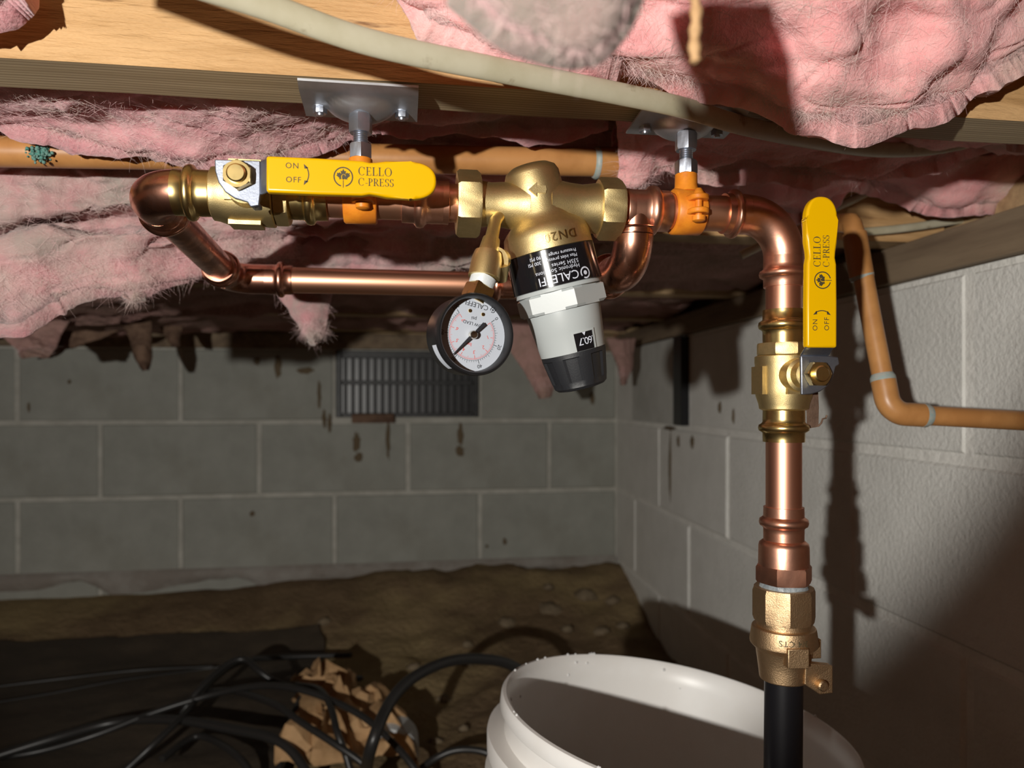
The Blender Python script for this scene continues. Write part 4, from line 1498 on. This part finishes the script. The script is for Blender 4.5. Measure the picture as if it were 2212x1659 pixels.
def batt(name, label, cat, net, nu, nv, amp, seed, m, fib=1500, flen=0.010, thick=0.012, group=None, fine=1.0, fold=0.0, fedge=0.35, lipf=0.72):
    G = net_eval(net, nu, nv)
    nr = len(G)
    nc = len(G[0])
    c = Vector()
    norms = [[None] * nc for _ in range(nr)]
    for j in range(nr):
        for i in range(nc):
            a = G[j][min(i + 1, nc - 1)] - G[j][max(i - 1, 0)]
            b = G[min(j + 1, nr - 1)][i] - G[max(j - 1, 0)][i]
            n = a.cross(b)
            n = n.normalized() if n.length > 1e-12 else Vector((0, -1, 0))
            if n.dot(G[j][i]) > 0:
                n = -n
            norms[j][i] = n
    sd_ = Vector((seed * 3.7, seed * 1.3, seed * 7.1))
    front, back = [], []
    for j in range(nr):
        for i in range(nc):
            p = G[j][i]
            d = noise.fractal(p * 14 + sd_, 0.9, 2.1, 2) * amp
            d += noise.fractal(p * 45 + sd_, 0.9, 2.1, 2) * amp * 0.30 * fine
            d -= max(0.0, abs(noise.noise(Vector((p.x * 14, p.y * 30, p.z * 42)) + sd_)) * -4 + 0.35) * amp * 0.9
            d += noise.fractal(p * 160 + sd_, 0.8, 2.2, 2) * 0.0009 * fine
            if fold:
                d += fold * amp * (abs(noise.noise(Vector((p.x * 9, p.y * 40, p.z * 60)) + sd_)) - 0.25)
            e = min(j, nr - 1 - j) / max(1, nr * 0.12)
            e2 = min(i, nc - 1 - i) / max(1, nc * 0.05)
            rag = max(0, 1 - min(e, e2))
            lat = Vector((noise.noise(p * 110 + sd_), noise.noise(p * 110 + sd_ * 2), noise.noise(p * 110 - sd_)))
            lat2 = Vector((noise.noise(p * 35 + sd_), noise.noise(p * 35 + sd_ * 2), noise.noise(p * 35 - sd_)))
            soft = Vector((noise.noise(p * 30 + sd_), noise.noise(p * 30 + sd_ * 2), noise.noise(p * 30 - sd_)))
            f = p + norms[j][i] * d + lat * (0.0008 * fine + 0.0004 * rag) + lat2 * 0.002 * rag + soft * min(0.004, amp * 0.6)
            front.append(f)
            back.append(f - norms[j][i] * thick * min(1, 0.15 + min(e, e2)))
    fs = []
    n = nr * nc
    flipq = None
    for j in range(nr - 1):
        for i in range(nc - 1):
            a = j * nc + i
            fs.append((a, a + 1, a + nc + 1, a + nc))
            fs.append((n + a, n + a + nc, n + a + nc + 1, n + a + 1))
    for i in range(nc - 1):
        fs.append((i + 1, i, n + i, n + i + 1))
        a = (nr - 1) * nc + i
        fs.append((a, a + 1, n + a + 1, n + a))
    for j in range(nr - 1):
        a = j * nc
        fs.append((a, a + nc, n + a + nc, n + a))
        a = j * nc + nc - 1
        fs.append((a + nc, a, n + a, n + a + nc))
    # orient so that the front faces the viewer
    f0 = fs[0]
    nn = (front[f0[1]] - front[f0[0]]).cross(front[f0[3]] - front[f0[0]])
    if nn.dot(norms[0][0]) < 0:
        fs = [f[::-1] for f in fs]
    mb = MB()
    cen = sum(front, Vector()) / len(front)
    cen.z = min(p.z for p in front)
    t = thing(name, label, cat, tuple(cen), group)
    mb.v = front + back
    mb.f = fs
    mb.m = [0] * len(fs)
    obj('wool_body', mb, m, t, smooth=180)
    if fib:
        rnd = random.Random(seed)
        fv, ff = [], []
        for _ in range(fib):
            edge = rnd.random() < fedge
            j = int(rnd.gauss(lipf, 0.05) * nr) if edge else rnd.randrange(nr)
            j = max(0, min(nr - 1, j))
            i = rnd.randrange(nc)
            p = front[j * nc + i]
            nn = norms[j][i]
            flat_ = Vector((rnd.gauss(0, 1), rnd.gauss(0, .8), rnd.gauss(0, .8)))
            flat_ -= nn * flat_.dot(nn)
            d = (flat_.normalized() + nn * abs(rnd.gauss(0.05, 0.22))).normalized()
            if edge:
                d = (flat_.normalized() * 0.7 + nn * rnd.uniform(0.0, 0.5) + Vector((0, 0, -rnd.uniform(0.1, 0.9)))).normalized()
            L = flen * rnd.uniform(0.3, 1.2)
            cur = Vector((rnd.gauss(0, 1), rnd.gauss(0, 1), rnd.gauss(0, 1))) * L * 0.25
            sidev = d.cross(p).normalized() * (0.00006 * rnd.uniform(0.7, 1.6))
            base = p + nn * 0.0002
            b0 = len(fv)
            for k in range(4):
                u = k / 3
                c_ = base + d * (L * u) + cur * (u * u)
                wv_ = sidev * (1 - 0.7 * u)
                fv += [c_ - wv_, c_ + wv_]
            for k in range(3):
                ff.append((b0 + 2 * k, b0 + 2 * k + 1, b0 + 2 * k + 3, b0 + 2 * k + 2))
        mb = MB()
        mb.v = fv
        mb.f = ff
        mb.m = [0] * len(ff)
        obj('loose_fibres', mb, FIB, t, smooth=0, kind='stuff')
    return t


def row(vals):
    return [at(a, b, c) for a, b, c in vals]


GRP = 'pink fiberglass batts between the joists'
# upper batt right behind the hanger joist
xs = (-260, -60, 90, 220, 330, 460, 580, 690, 800, 960, 1130, 1345)
xs = (-260, -60, 90, 220, 330, 460, 580, 690, 800, 960, 1130, 1318)
lip = (222, 238, 272, 304, 328, 338, 330, 305, 265, 258, 262, 262)
zr = (.190, .190, .190, .190, .190, .190, .192, .20, .222, .232, .235, .23)
net = [[uz(x, 0.4745, 0.215) for x in xs],
       [uz(x, 0.480, z + .006) for x, z in zip(xs, zr)],
       [uz(x, 0.515, z) + Vector((0, 0, 0.004 * math.sin(i * 1.7))) for i, (x, z) in enumerate(zip(xs, zr))],
       [at(x, (l * 0.62 + 205 * 0.38), 0.545) for x, l in zip(xs, lip)],
       [at(x, l, 0.568) for x, l in zip(xs, lip)],
       [at(x, l, 0.568) + Vector((0, 0.012, 0.016)) for x, l in zip(xs, lip)],
       [at(x, l, 0.568) + Vector((0, 0.014, 0.045)) for x, l in zip(xs, lip)]]
batt('insulation_batt', 'pink fiberglass sagging behind the hanger joist over the orange pipe', 'insulation', net, 190, 70, 0.008, 3, PINK, 14000, 0.012, group=GRP, fold=0.5)
# lower batt behind the pipe, above the bypass
xs = (-320, -90, 60, 170, 280, 400, 520, 640, 780, 950, 1150, 1360)
lip = (725, 705, 665, 628, 618, 590, 568, 555, 556, 566, 552, 538)
vl = (0.66, 0.655, 0.66, 0.67, 0.68, 0.70, 0.715, 0.72, 0.725, 0.725, 0.73, 0.73)
net = [[uz(x, 0.636, 0.235) for x in xs],
       [at(x, 335, 0.642) for x in xs],
       [at(x, 400 + 8 * math.sin(i * 2.1), 0.644 + 0.2 * (v - .62)) for i, (x, v) in enumerate(zip(xs, vl))],
       [at(x, 395 + (l - 400) * 0.26, 0.648 + 0.4 * (v - .64)) for i, (x, l, v) in enumerate(zip(xs, lip, vl))],
       [at(x, 400 + (l - 400) * 0.36, 0.668 + 0.5 * (v - .64) + (0.022 if x < 450 else 0.0)) for i, (x, l, v) in enumerate(zip(xs, lip, vl))],
       [at(x, 400 + (l - 400) * 0.46, 0.650 + 0.5 * (v - .64) + (-0.008 if x < 450 else 0.0)) for i, (x, l, v) in enumerate(zip(xs, lip, vl))],
       [at(x, 400 + (l - 400) * 0.72, v - 0.006 + 0.010 * math.sin(i * 2.7 + 1)) for i, (x, l, v) in enumerate(zip(xs, lip, vl))],
       [at(x, l, v) for x, l, v in zip(xs, lip, vl)],
       [at(x, l, v) + Vector((0, 0.02, 0.018)) for x, l, v in zip(xs, lip, vl)],
       [at(x, l, v) + Vector((0, 0.022, 0.07)) for x, l, v in zip(xs, lip, vl)]]
batt('insulation_batt', 'dusty pink fiberglass bulging down behind the copper elbow and bypass pipe', 'insulation', net, 200, 100, 0.012, 5, PINKG, 18000, 0.013, group=GRP, fold=0.5)
# right batt behind the joist
xs = (1335, 1375, 1430, 1520, 1610, 1700, 1780, 1870, 1960, 2030, 2120, 2260, 2420)
lip = (385, 388, 345, 360, 358, 368, 372, 372, 360, 338, 312, 298, 290)
net = [[uz(x, 0.4745, 0.215) for x in xs],
       [uz(x, 0.482, 0.225) for x in xs],
       [uz(x, 0.53, 0.212) for x in xs],
       [at(x, 300 + (l - 300) * 0.55, 0.580) for x, l in zip(xs, lip)],
       [at(x, l, 0.598) for x, l in zip(xs, lip)],
       [at(x, l, 0.598) + Vector((0, 0.012, 0.012)) for x, l in zip(xs, lip)],
       [at(x, l, 0.598) + Vector((0, 0.014, 0.05)) for x, l in zip(xs, lip)]]
batt('insulation_batt', 'pink fiberglass with fluffy edge behind the hanger whose clamp shows fully', 'insulation', net, 150, 70, 0.008, 8, PINKC, 14000, 0.012, group=GRP, fold=0.6)
# deeper right batt
xs = (1380, 1480, 1580, 1690, 1770, 1850, 1910, 1990, 2050, 2130, 2230, 2400)
lip = (405, 400, 410, 452, 446, 392, 400, 426, 448, 438, 434, 422)
net = [[uz(x, 0.665, 0.245) for x in xs],
       [at(x, 350, 0.672) for x in xs],
       [at(x, 350 + (l - 350) * 0.5, 0.690) for x, l in zip(xs, lip)],
       [at(x, l, 0.715) for x, l in zip(xs, lip)],
       [at(x, l, 0.715) + Vector((0, 0.014, 0.012)) for x, l in zip(xs, lip)],
       [at(x, l, 0.715) + Vector((0, 0.016, 0.05)) for x, l in zip(xs, lip)]]
batt('insulation_batt', 'smooth pink fiberglass above the joist with the thin white cable', 'insulation', net, 130, 50, 0.007, 11, PINKC, 6000, 0.010, group=GRP, fold=0.7, fine=0.6)
# front batt hanging in front of the joist, upper right
xs = (840, 960, 1090, 1230, 1330, 1420, 1520, 1610, 1690, 1760, 1830, 1900, 1980, 2060, 2150, 2260, 2420)
lip = (-70, 30, 98, 112, 122, 142, 166, 190, 228, 250, 256, 246, 228, 200, 135, 75, 30)
vv = (0.40, 0.40, 0.395, 0.39, 0.392, 0.398, 0.402, 0.402, 0.40, 0.40, 0.40, 0.40, 0.40, 0.405, 0.41, 0.415, 0.42)
net = [[at(x, -330 + 0.25 * l, v - 0.02) for x, l, v in zip(xs, lip, vv)],
       [at(x, -180 + 0.35 * l, v - 0.050) for x, l, v in zip(xs, lip, vv)],
       [at(x, -60 + 0.55 * l, v - 0.030 + 0.008 * math.sin(i * 1.8)) for i, (x, l, v) in enumerate(zip(xs, lip, vv))],
       [at(x, 20 + 0.72 * l, v - 0.014) for x, l, v in zip(xs, lip, vv)],
       [at(x, l, v) for x, l, v in zip(xs, lip, vv)],
       [at(x, l, v) + Vector((0, 0.011, 0.008)) for x, l, v in zip(xs, lip, vv)],
       [at(x, l, v) + Vector((0, 0.014, 0.035)) for x, l, v in zip(xs, lip, vv)]]
batt('insulation_batt', 'large smooth pink fiberglass batt hanging in front of the hanger joist', 'insulation', net, 190, 90, 0.007, 14, PINKC, 14000, 0.010, group=GRP, fold=1.2, fine=0.55)
# near grey tuft
xs = (985, 1050, 1110, 1180, 1240, 1290, 1335, 1370)
lip = (-90, -15, 35, 62, 75, 62, 10, -80)
TV = 0.172
net = [[at(x, -520, TV + .01) for x in xs],
       [at(x, -330, TV) for x in xs],
       [at(x, -150 + 0.55 * l, TV - .004) for x, l in zip(xs, lip)],
       [at(x, l, TV) for x, l in zip(xs, lip)],
       [at(x, l, TV) + Vector((0, 0.006, 0.003)) for x, l in zip(xs, lip)],
       [at(x, l, TV) + Vector((0, 0.012, 0.03)) for x, l in zip(xs, lip)]]
batt('insulation_tuft', 'grey dusty fiberglass tuft hanging in front of the white cable', 'insulation', net, 60, 60, 0.003, 17, GREYF, 1500, 0.006, fedge=0.3, thick=0.006, fine=0.15)
# corner tuft upper left
xs = (-160, -80, -20, 30)
net = [[at(x, -140, 0.405) for x in xs], [at(x, -40, 0.398) for x in xs], [at(x, l, 0.405) for x, l in zip(xs, (40, 25, 5, -40))], [at(x, l, 0.405) + Vector((0, .01, .02)) for x, l in zip(xs, (40, 25, 5, -40))]]
batt('insulation_tuft', 'small pink fiberglass corner beside the rough joist face', 'insulation', net, 40, 30, 0.005, 19, PINK, 500, 0.010)

# far bays
def far_bay(label, v0, v1, zs, seed, m):
    n = len(zs)
    xs_ = [-2.3 + 2.92 * i / (n - 1) for i in range(n)]
    net = [[Vector((x, v0, JB + 0.05)) for x in xs_],
           [Vector((x, v0 + 0.02, 0.5 * (JB + z))) for x, z in zip(xs_, zs)],
           [Vector((x, (v0 + v1) / 2, z)) for x, z in zip(xs_, zs)],
           [Vector((x, v1 - 0.02, 0.5 * (JB + z))) for x, z in zip(xs_, zs)],
           [Vector((x, v1, JB + 0.05)) for x in xs_]]
    batt('insulation_batt', label, 'insulation', net, 150, 40, 0.012, seed, m, 2500, 0.020, thick=0.01, group=GRP, fedge=0.0)


far_bay('dirty pink fiberglass in the bay just beyond the bypass pipe', 0.850, 1.230, (.17, .165, .175, .15, .14, .155, .17, .165, .182, .200, .205, .200, .205, .205), 23, OLDPINK)
far_bay('brown stained fiberglass sagging two bays before the back wall', 1.300, 1.636, (.16, .15, .13, .12, .11, .12, .135, .15, .175, .20, .205, .205, .20, .20), 27, OLDPINK)
far_bay('old brown fiberglass in the bay against the back wall', 1.705, 2.015, (.17, .165, .15, .135, .13, .145, .15, .16, .18, .20, .205, .205, .20, .20), 31, OLDPINK)


# hanging tufts and torn paper
def flap(name, label, outline, v, m, seed, tilt=0.06, fib=500, amp=0.006, thick=0.01, flen=0.012):
    """outline: list of (y, xl, xr) from the top down"""
    net = []
    for k, (y, xl, xr) in enumerate(outline):
        vv_ = v - tilt * k / (len(outline) - 1)
        net.append([at(xl + (xr - xl) * i / 4, y, vv_ + 0.014 * (1 - (i / 2 - 1) ** 2) * -1) for i in range(5)])
    return batt(name, label, 'insulation' if m not in (KRAFT_DK,) else 'paper', net, 26, 34, amp, seed, m, fib, flen, thick=thick, fedge=0.6)


flap('insulation_tuft', 'pointed pink fiberglass tuft hanging below the bypass pipe', [(590, 560, 720), (635, 596, 712), (680, 632, 706), (715, 655, 700), (745, 672, 690)], 0.86, PINKG, 41, 0.05, 900)
flap('insulation_tuft', 'pink fiberglass flap hanging behind the regulator knob', [(700, 1080, 1200), (750, 1100, 1196), (800, 1130, 1198), (835, 1150, 1196), (860, 1162, 1188)], 1.45, OLDPINK, 43, 0.05, 300)
flap('insulation_tuft', 'narrow pink flap hanging between the knob and its shadow', [(730, 1310, 1375), (770, 1325, 1370), (800, 1335, 1362), (832, 1338, 1352)], 1.7, OLDPINK, 44, 0.04, 200)
flap('facing_paper', 'long dark torn paper with a narrow tip hanging over the back wall', [(690, 255, 330), (730, 275, 330), (765, 290, 328), (800, 308, 322)], 1.7, KRAFT_DK, 45, 0.03, 0, 0.006, 0.003)
flap('insulation_tuft', 'brown fiberglass lobe drooping over the top blocks of the back wall', [(690, -60, 150), (725, 0, 130), (750, 30, 118), (774, 45, 105)], 1.55, OLDPINK, 46, 0.05, 400, 0.012)
flap('facing_paper', 'dark torn paper strip hanging beside the pale mortar joint', [(705, 345, 395), (725, 355, 390), (750, 372, 388)], 1.8, KRAFT_DK, 47, 0.03, 0, 0.004, 0.003)
flap('facing_paper', 'ragged dark paper under the drooping brown insulation lobe', [(715, 100, 260), (735, 100, 210), (755, 96, 150), (775, 80, 110)], 1.62, KRAFT_DK, 48, 0.03, 0, 0.006, 0.003)
flap('insulation_tuft', 'wispy grey fiberglass tail below the slanting copper pipe', [(570, 240, 350), (600, 262, 330), (625, 275, 310), (650, 280, 296)], 0.70, GREYF, 49, 0.01, 900, 0.005)
flap('insulation_tuft', 'pale frayed fibre strand hanging below the dusty pink batt', [(620, 70, 110), (645, 74, 104), (662, 78, 112), (685, 68, 80)], 0.72, GREYF, 50, 0.01, 300, 0.006, 0.004)

# hanging strand, upper right of the near tuft
mb = MB()
pts = [at(1502, y, 0.20 + 0.0004 * math.sin(y * .1)) + Vector((0.0003 * math.sin(y * .05), 0, 0)) for y in range(-60, 146, 8)]
mb.tube(pts, [0.0016 + 0.0003 * math.sin(i * 1.3) for i in range(len(pts) - 2)] + [0.002, 0.0008], n=8)
lone('fibre_strand', mb, KRAFT, 'tan fibre strand hanging in front of the big pink batt', 'strand', smooth=60)

# ------------------------------------------------------------------ bucket
def cam2house(X, Y, Z):
    return Vector((X * CT + Y * ST, -X * ST + Y * CT, Z))


BC = cam2house(0.1443, 0.658, -0.2803)
BN = cam2house(0.145, 0.028, 1.0).normalized()
MBU = AX(BC, -BN, (1, 0, 0))
RB = 0.155
bk = thing('bucket', 'white plastic bucket standing under the pipework', 'bucket', tuple(BC - BN * 0.36))
mb = MB()
out = [(0.0, RB - 0.004), (0.0006, RB - 0.0012), (0.0030, RB), (0.0120, RB), (0.0140, RB - 0.0015), (0.0145, RB - 0.006), (0.0330, RB - 0.0070), (0.0335, RB + 0.0075), (0.0365, RB + 0.0080), (0.0500, RB + 0.006), (0.0505, RB - 0.0080),
       (0.066, RB - 0.0090), (0.0665, RB + 0.0045), (0.069, RB + 0.005), (0.082, RB + 0.003), (0.0825, RB - 0.010), (0.3600, RB - 0.026), (0.3640, RB - 0.030)]
mb.lathe(out, MBU, n=96, caps=False)
inn = [(0.0, RB - 0.0041), (0.0040, RB - 0.0078), (0.02, RB - 0.0092), (0.3580, RB - 0.030), (0.3600, 0.002)]
vs_n = len(mb.v)
mb.lathe(inn[::-1], MBU, n=96, caps=False)
b_ = MB()
mb.lathe([(0.3630, RB - 0.030), (0.3640, 0.001)], MBU, n=96, caps=False)
obj('shell', mb, BUCKET, bk, smooth=40)
mb = MB()
drops = []
rnd = random.Random(5)
for k in range(26):
    a = rnd.uniform(PI * 0.72, PI * 1.45) if k < 16 else rnd.uniform(0, 2 * PI)
    rr = rnd.choice((RB - 0.003, RB - 0.0092))
    dz = 0.0 if rr > RB - 0.004 else rnd.uniform(0.006, 0.03)
    s_ = rnd.uniform(0.0008, 0.0017)
    p = MBU @ Vector((rr * math.cos(a), rr * math.sin(a), dz))
    mb.lathe([(-s_, s_ * .2), (-s_ * .5, s_ * .85), (s_ * .2, s_), (s_, s_ * .3)], AX(p, BN), n=8)
o = obj('water_drops', mb, mat('water_drop', (0.7, 0.7, 0.7), 0.05, spec=0.8), bk, smooth=180, kind='stuff')


# ------------------------------------------------------------------ black cables and hose on the ground
def gpt(px, py, up_=0.0):
    """point on the ground under a pixel, lifted by up_"""
    a = (px - 1106) / F
    d = Vector((a * CT + ST, -a * ST + CT, (860 - py) / F))
    t = 0.3
    while t < 2.4:
        p = d * t
        if p.z < ground(p.x, p.y) + 0.026 + up_:
            break
        t += 0.004
    return p


def hose(name, label, pts, r, cat='cable', group=None, n=10):
    mb = MB()
    mb.tube(smooth_path(pts, 9), r, n=n)
    return lone(name, mb, RUBBER, label, cat, group, smooth=60)


hose('black_hose', 'thick black hose arching up beside the white bucket rim', [gpt(786, 1700, 0.0), at(800, 1620, 1.02), at(838, 1525, 1.06), at(890, 1466, 1.10), at(965, 1430, 1.14), at(1040, 1424, 1.17), at(1110, 1440, 1.19), at(1180, 1500, 1.20), gpt(1210, 1600, 0.0)], 0.0085, 'hose')
CG = 'tangled black cables on the ground sheet'
CL = 'black cable tangled with others on the dark ground sheet'
paths = [
    ('longest black cable rising over the heap and down past the paper', [(-80, 1640, 0), (60, 1628, 0), (200, 1590, .02), (330, 1540, .04), (460, 1500, .06), (560, 1482, .08), (640, 1488, .08), (720, 1515, .08), (800, 1560, .07), (880, 1640, .04), (930, 1720, 0)]),
    ('black cable looping low across the crumpled paper', [(420, 1500, .03), (500, 1492, .06), (590, 1520, .07), (650, 1560, .07), (720, 1605, .06), (790, 1655, .04), (840, 1720, 0)]),
    ('thick black cable arching low over the ground sheet into the heap', [(-90, 1660, 0), (100, 1600, .02), (250, 1560, .03), (380, 1555, .04), (500, 1575, .04), (600, 1600, .04), (655, 1655, .02), (680, 1720, 0)]),
    ('black cable crossing the heap steeply and ending beyond the paper', [(270, 1665, 0), (340, 1600, .03), (400, 1540, .05), (460, 1470, .05), (520, 1430, .04), (600, 1420, .02), (760, 1415, .01)]),
    ('black cable standing up in a narrow loop beyond the heap', [(380, 1560, .02), (430, 1490, .06), (490, 1435, .08), (530, 1425, .08), (560, 1450, .07), (600, 1475, .05), (680, 1500, .03)]),
    ('black cable bending down over the kraft paper', [(640, 1480, .07), (690, 1490, .08), (715, 1530, .08), (728, 1580, .07), (750, 1640, .04), (770, 1720, 0)]),
    ('black cable crossing under the upright hose', [(600, 1680, .0), (615, 1600, .03), (640, 1530, .05), (660, 1500, .05), (720, 1470, .03), (780, 1465, .01)]),
    ('thin black wire lying straight across the ground sheet', [(-60, 1490, 0), (120, 1468, 0), (300, 1448, 0), (460, 1440, 0)]),
    ('thin black wire parallel to the first on the ground sheet', [(-60, 1525, 0), (100, 1500, 0), (260, 1470, 0), (420, 1448, 0), (480, 1440, 0)]),
    ('black cable coming out from behind the bucket base', [(880, 1690, 0), (930, 1645, .02), (990, 1620, .03), (1060, 1630, .03), (1100, 1680, .0)]),
    ('black cable lying along the dirt towards the corner', [(350, 1640, .02), (430, 1590, .02), (520, 1640, .03), (560, 1720, 0)]),
]
for lb, p in paths:
    th = 0.0022 if 'thin' in lb else (0.0078 if 'thick' in lb else 0.0056)
    hose('black_cable', lb, [gpt(*q) for q in p], th, group=CG)

# ------------------------------------------------------------------ crumpled paper, foam piece, rocks
def crumple(name, label, corners, lift, seed, m, nu=26, nv=22, amp=0.03):
    P = [gpt(*c) for c in corners]
    vs = []
    for j in range(nv + 1):
        for i in range(nu + 1):
            u, v_ = i / nu, j / nv
            p = P[0].lerp(P[1], u).lerp(P[3].lerp(P[2], u), v_)
            e = min(1, 5 * min(u, 1 - u, v_, 1 - v_))
            q = Vector((u * 3.2, v_ * 3.2, seed))
            d = abs(noise.noise(q)) * 1.2 + abs(noise.noise(q * 2.3)) * 0.7 + abs(noise.noise(q * 5)) * .25
            lat = Vector((noise.noise(q * 1.7 + Vector((9, 0, 0))), noise.noise(q * 1.7 + Vector((0, 9, 0))), 0)) * 0.04
            vs.append(p + lat + Vector((0, 0, lift * (0.25 + 0.75 * e) * (0.5 + d) * (1 - 0.2 * v_) + (noise.noise(q * 9) * 0.006))))
    fs = []
    for j in range(nv):
        for i in range(nu):
            a = j * (nu + 1) + i
            fs.append((a, a + 1, a + nu + 2, a + nu + 1))
    mb = MB()
    mb.add(vs, fs)
    o = lone(name, mb, m, label, 'paper', smooth=26)
    s = o.modifiers.new('thick', 'SOLIDIFY')
    s.thickness = 0.0012
    return o


crumple('kraft_paper', 'crumpled brown kraft paper under the black cables', [(600, 1660, 0), (905, 1690, 0), (820, 1520, 0), (640, 1475, 0)], 0.075, 3.3, KRAFT)
# white curved shell
c = gpt(850, 1600, 0.03)
mb = MB()
n = 22
vs = []
for k, (rr) in enumerate((0.036, 0.041)):
    for y in (-0.03, 0.03):
        for i in range(n + 1):
            a = math.radians(-10 + 190 * i / n)
            vs.append(c + Vector((rr * math.cos(a), y + 0.004 * noise.noise(Vector((i * .7, y * 90, k))), rr * math.sin(a) - 0.01)))
w1 = n + 1
fs = []
for i in range(n):
    fs += [(i, i + 1, w1 + i + 1, w1 + i), (2 * w1 + i + 1, 2 * w1 + i, 3 * w1 + i, 3 * w1 + i + 1), (i + 1, i, 2 * w1 + i, 2 * w1 + i + 1), (w1 + i, w1 + i + 1, 3 * w1 + i + 1, 3 * w1 + i)]
fs += [(0, w1, 3 * w1, 2 * w1), (n, 2 * w1 + n, 3 * w1 + n, w1 + n)]
mb.add(vs, fs)
lone('foam_shell', mb, WHITEF, 'white curved foam shell beside the kraft paper', 'foam piece', smooth=40)

rk = [(895, 1432, 26), (700, 1335, 24), (1010, 1385, 20), (1095, 1335, 40), (1185, 1305, 52), (1262, 1275, 44), (1325, 1290, 26), (1225, 1352, 22), (1300, 1355, 30), (1010, 1425, 22), (960, 1500, 26), (1002, 1565, 18), (1185, 1262, 20), (942, 1590, 36), (1345, 1345, 24)]
for k, (px, py, s_) in enumerate(rk):
    c = gpt(px, py, -0.014) - Vector((0, 0, s_ * 0.0004))
    dist = c.x * ST + c.y * CT
    rr = s_ * dist / F * 0.62
    rnd = random.Random(k)
    mb = MB()
    nn, mm = 12, 7
    vs, fs = [], []
    for j in range(mm + 1):
        for i in range(nn):
            th, ph = PI * j / mm, 2 * PI * i / nn
            d = Vector((math.sin(th) * math.cos(ph), math.sin(th) * math.sin(ph) * 0.8, math.cos(th) * 0.62))
            d *= rr * (1 + 0.35 * noise.noise(d * 2.2 + Vector((k * 3.1, 0, 0))))
            vs.append(c + d)
    for j in range(mm):
        for i in range(nn):
            i2 = (i + 1) % nn
            fs.append((j * nn + i, (j + 1) * nn + i, (j + 1) * nn + i2, j * nn + i2))
    mb.add(vs, fs)
    lone('rock', mb, ROCK, 'largest dirt coloured stone on the bank near the wall corner' if s_ == 52 else 'pale rounded stone beside the arching black hose' if s_ == 26 and py == 1432 else 'dirt coloured stone lying on the bank at the foot of the back wall' if py < 1400 else 'dirt coloured stone lying near the black hose', 'rock', 'stones on the dirt' if py < 1400 else 'stones near the hose', smooth=50)
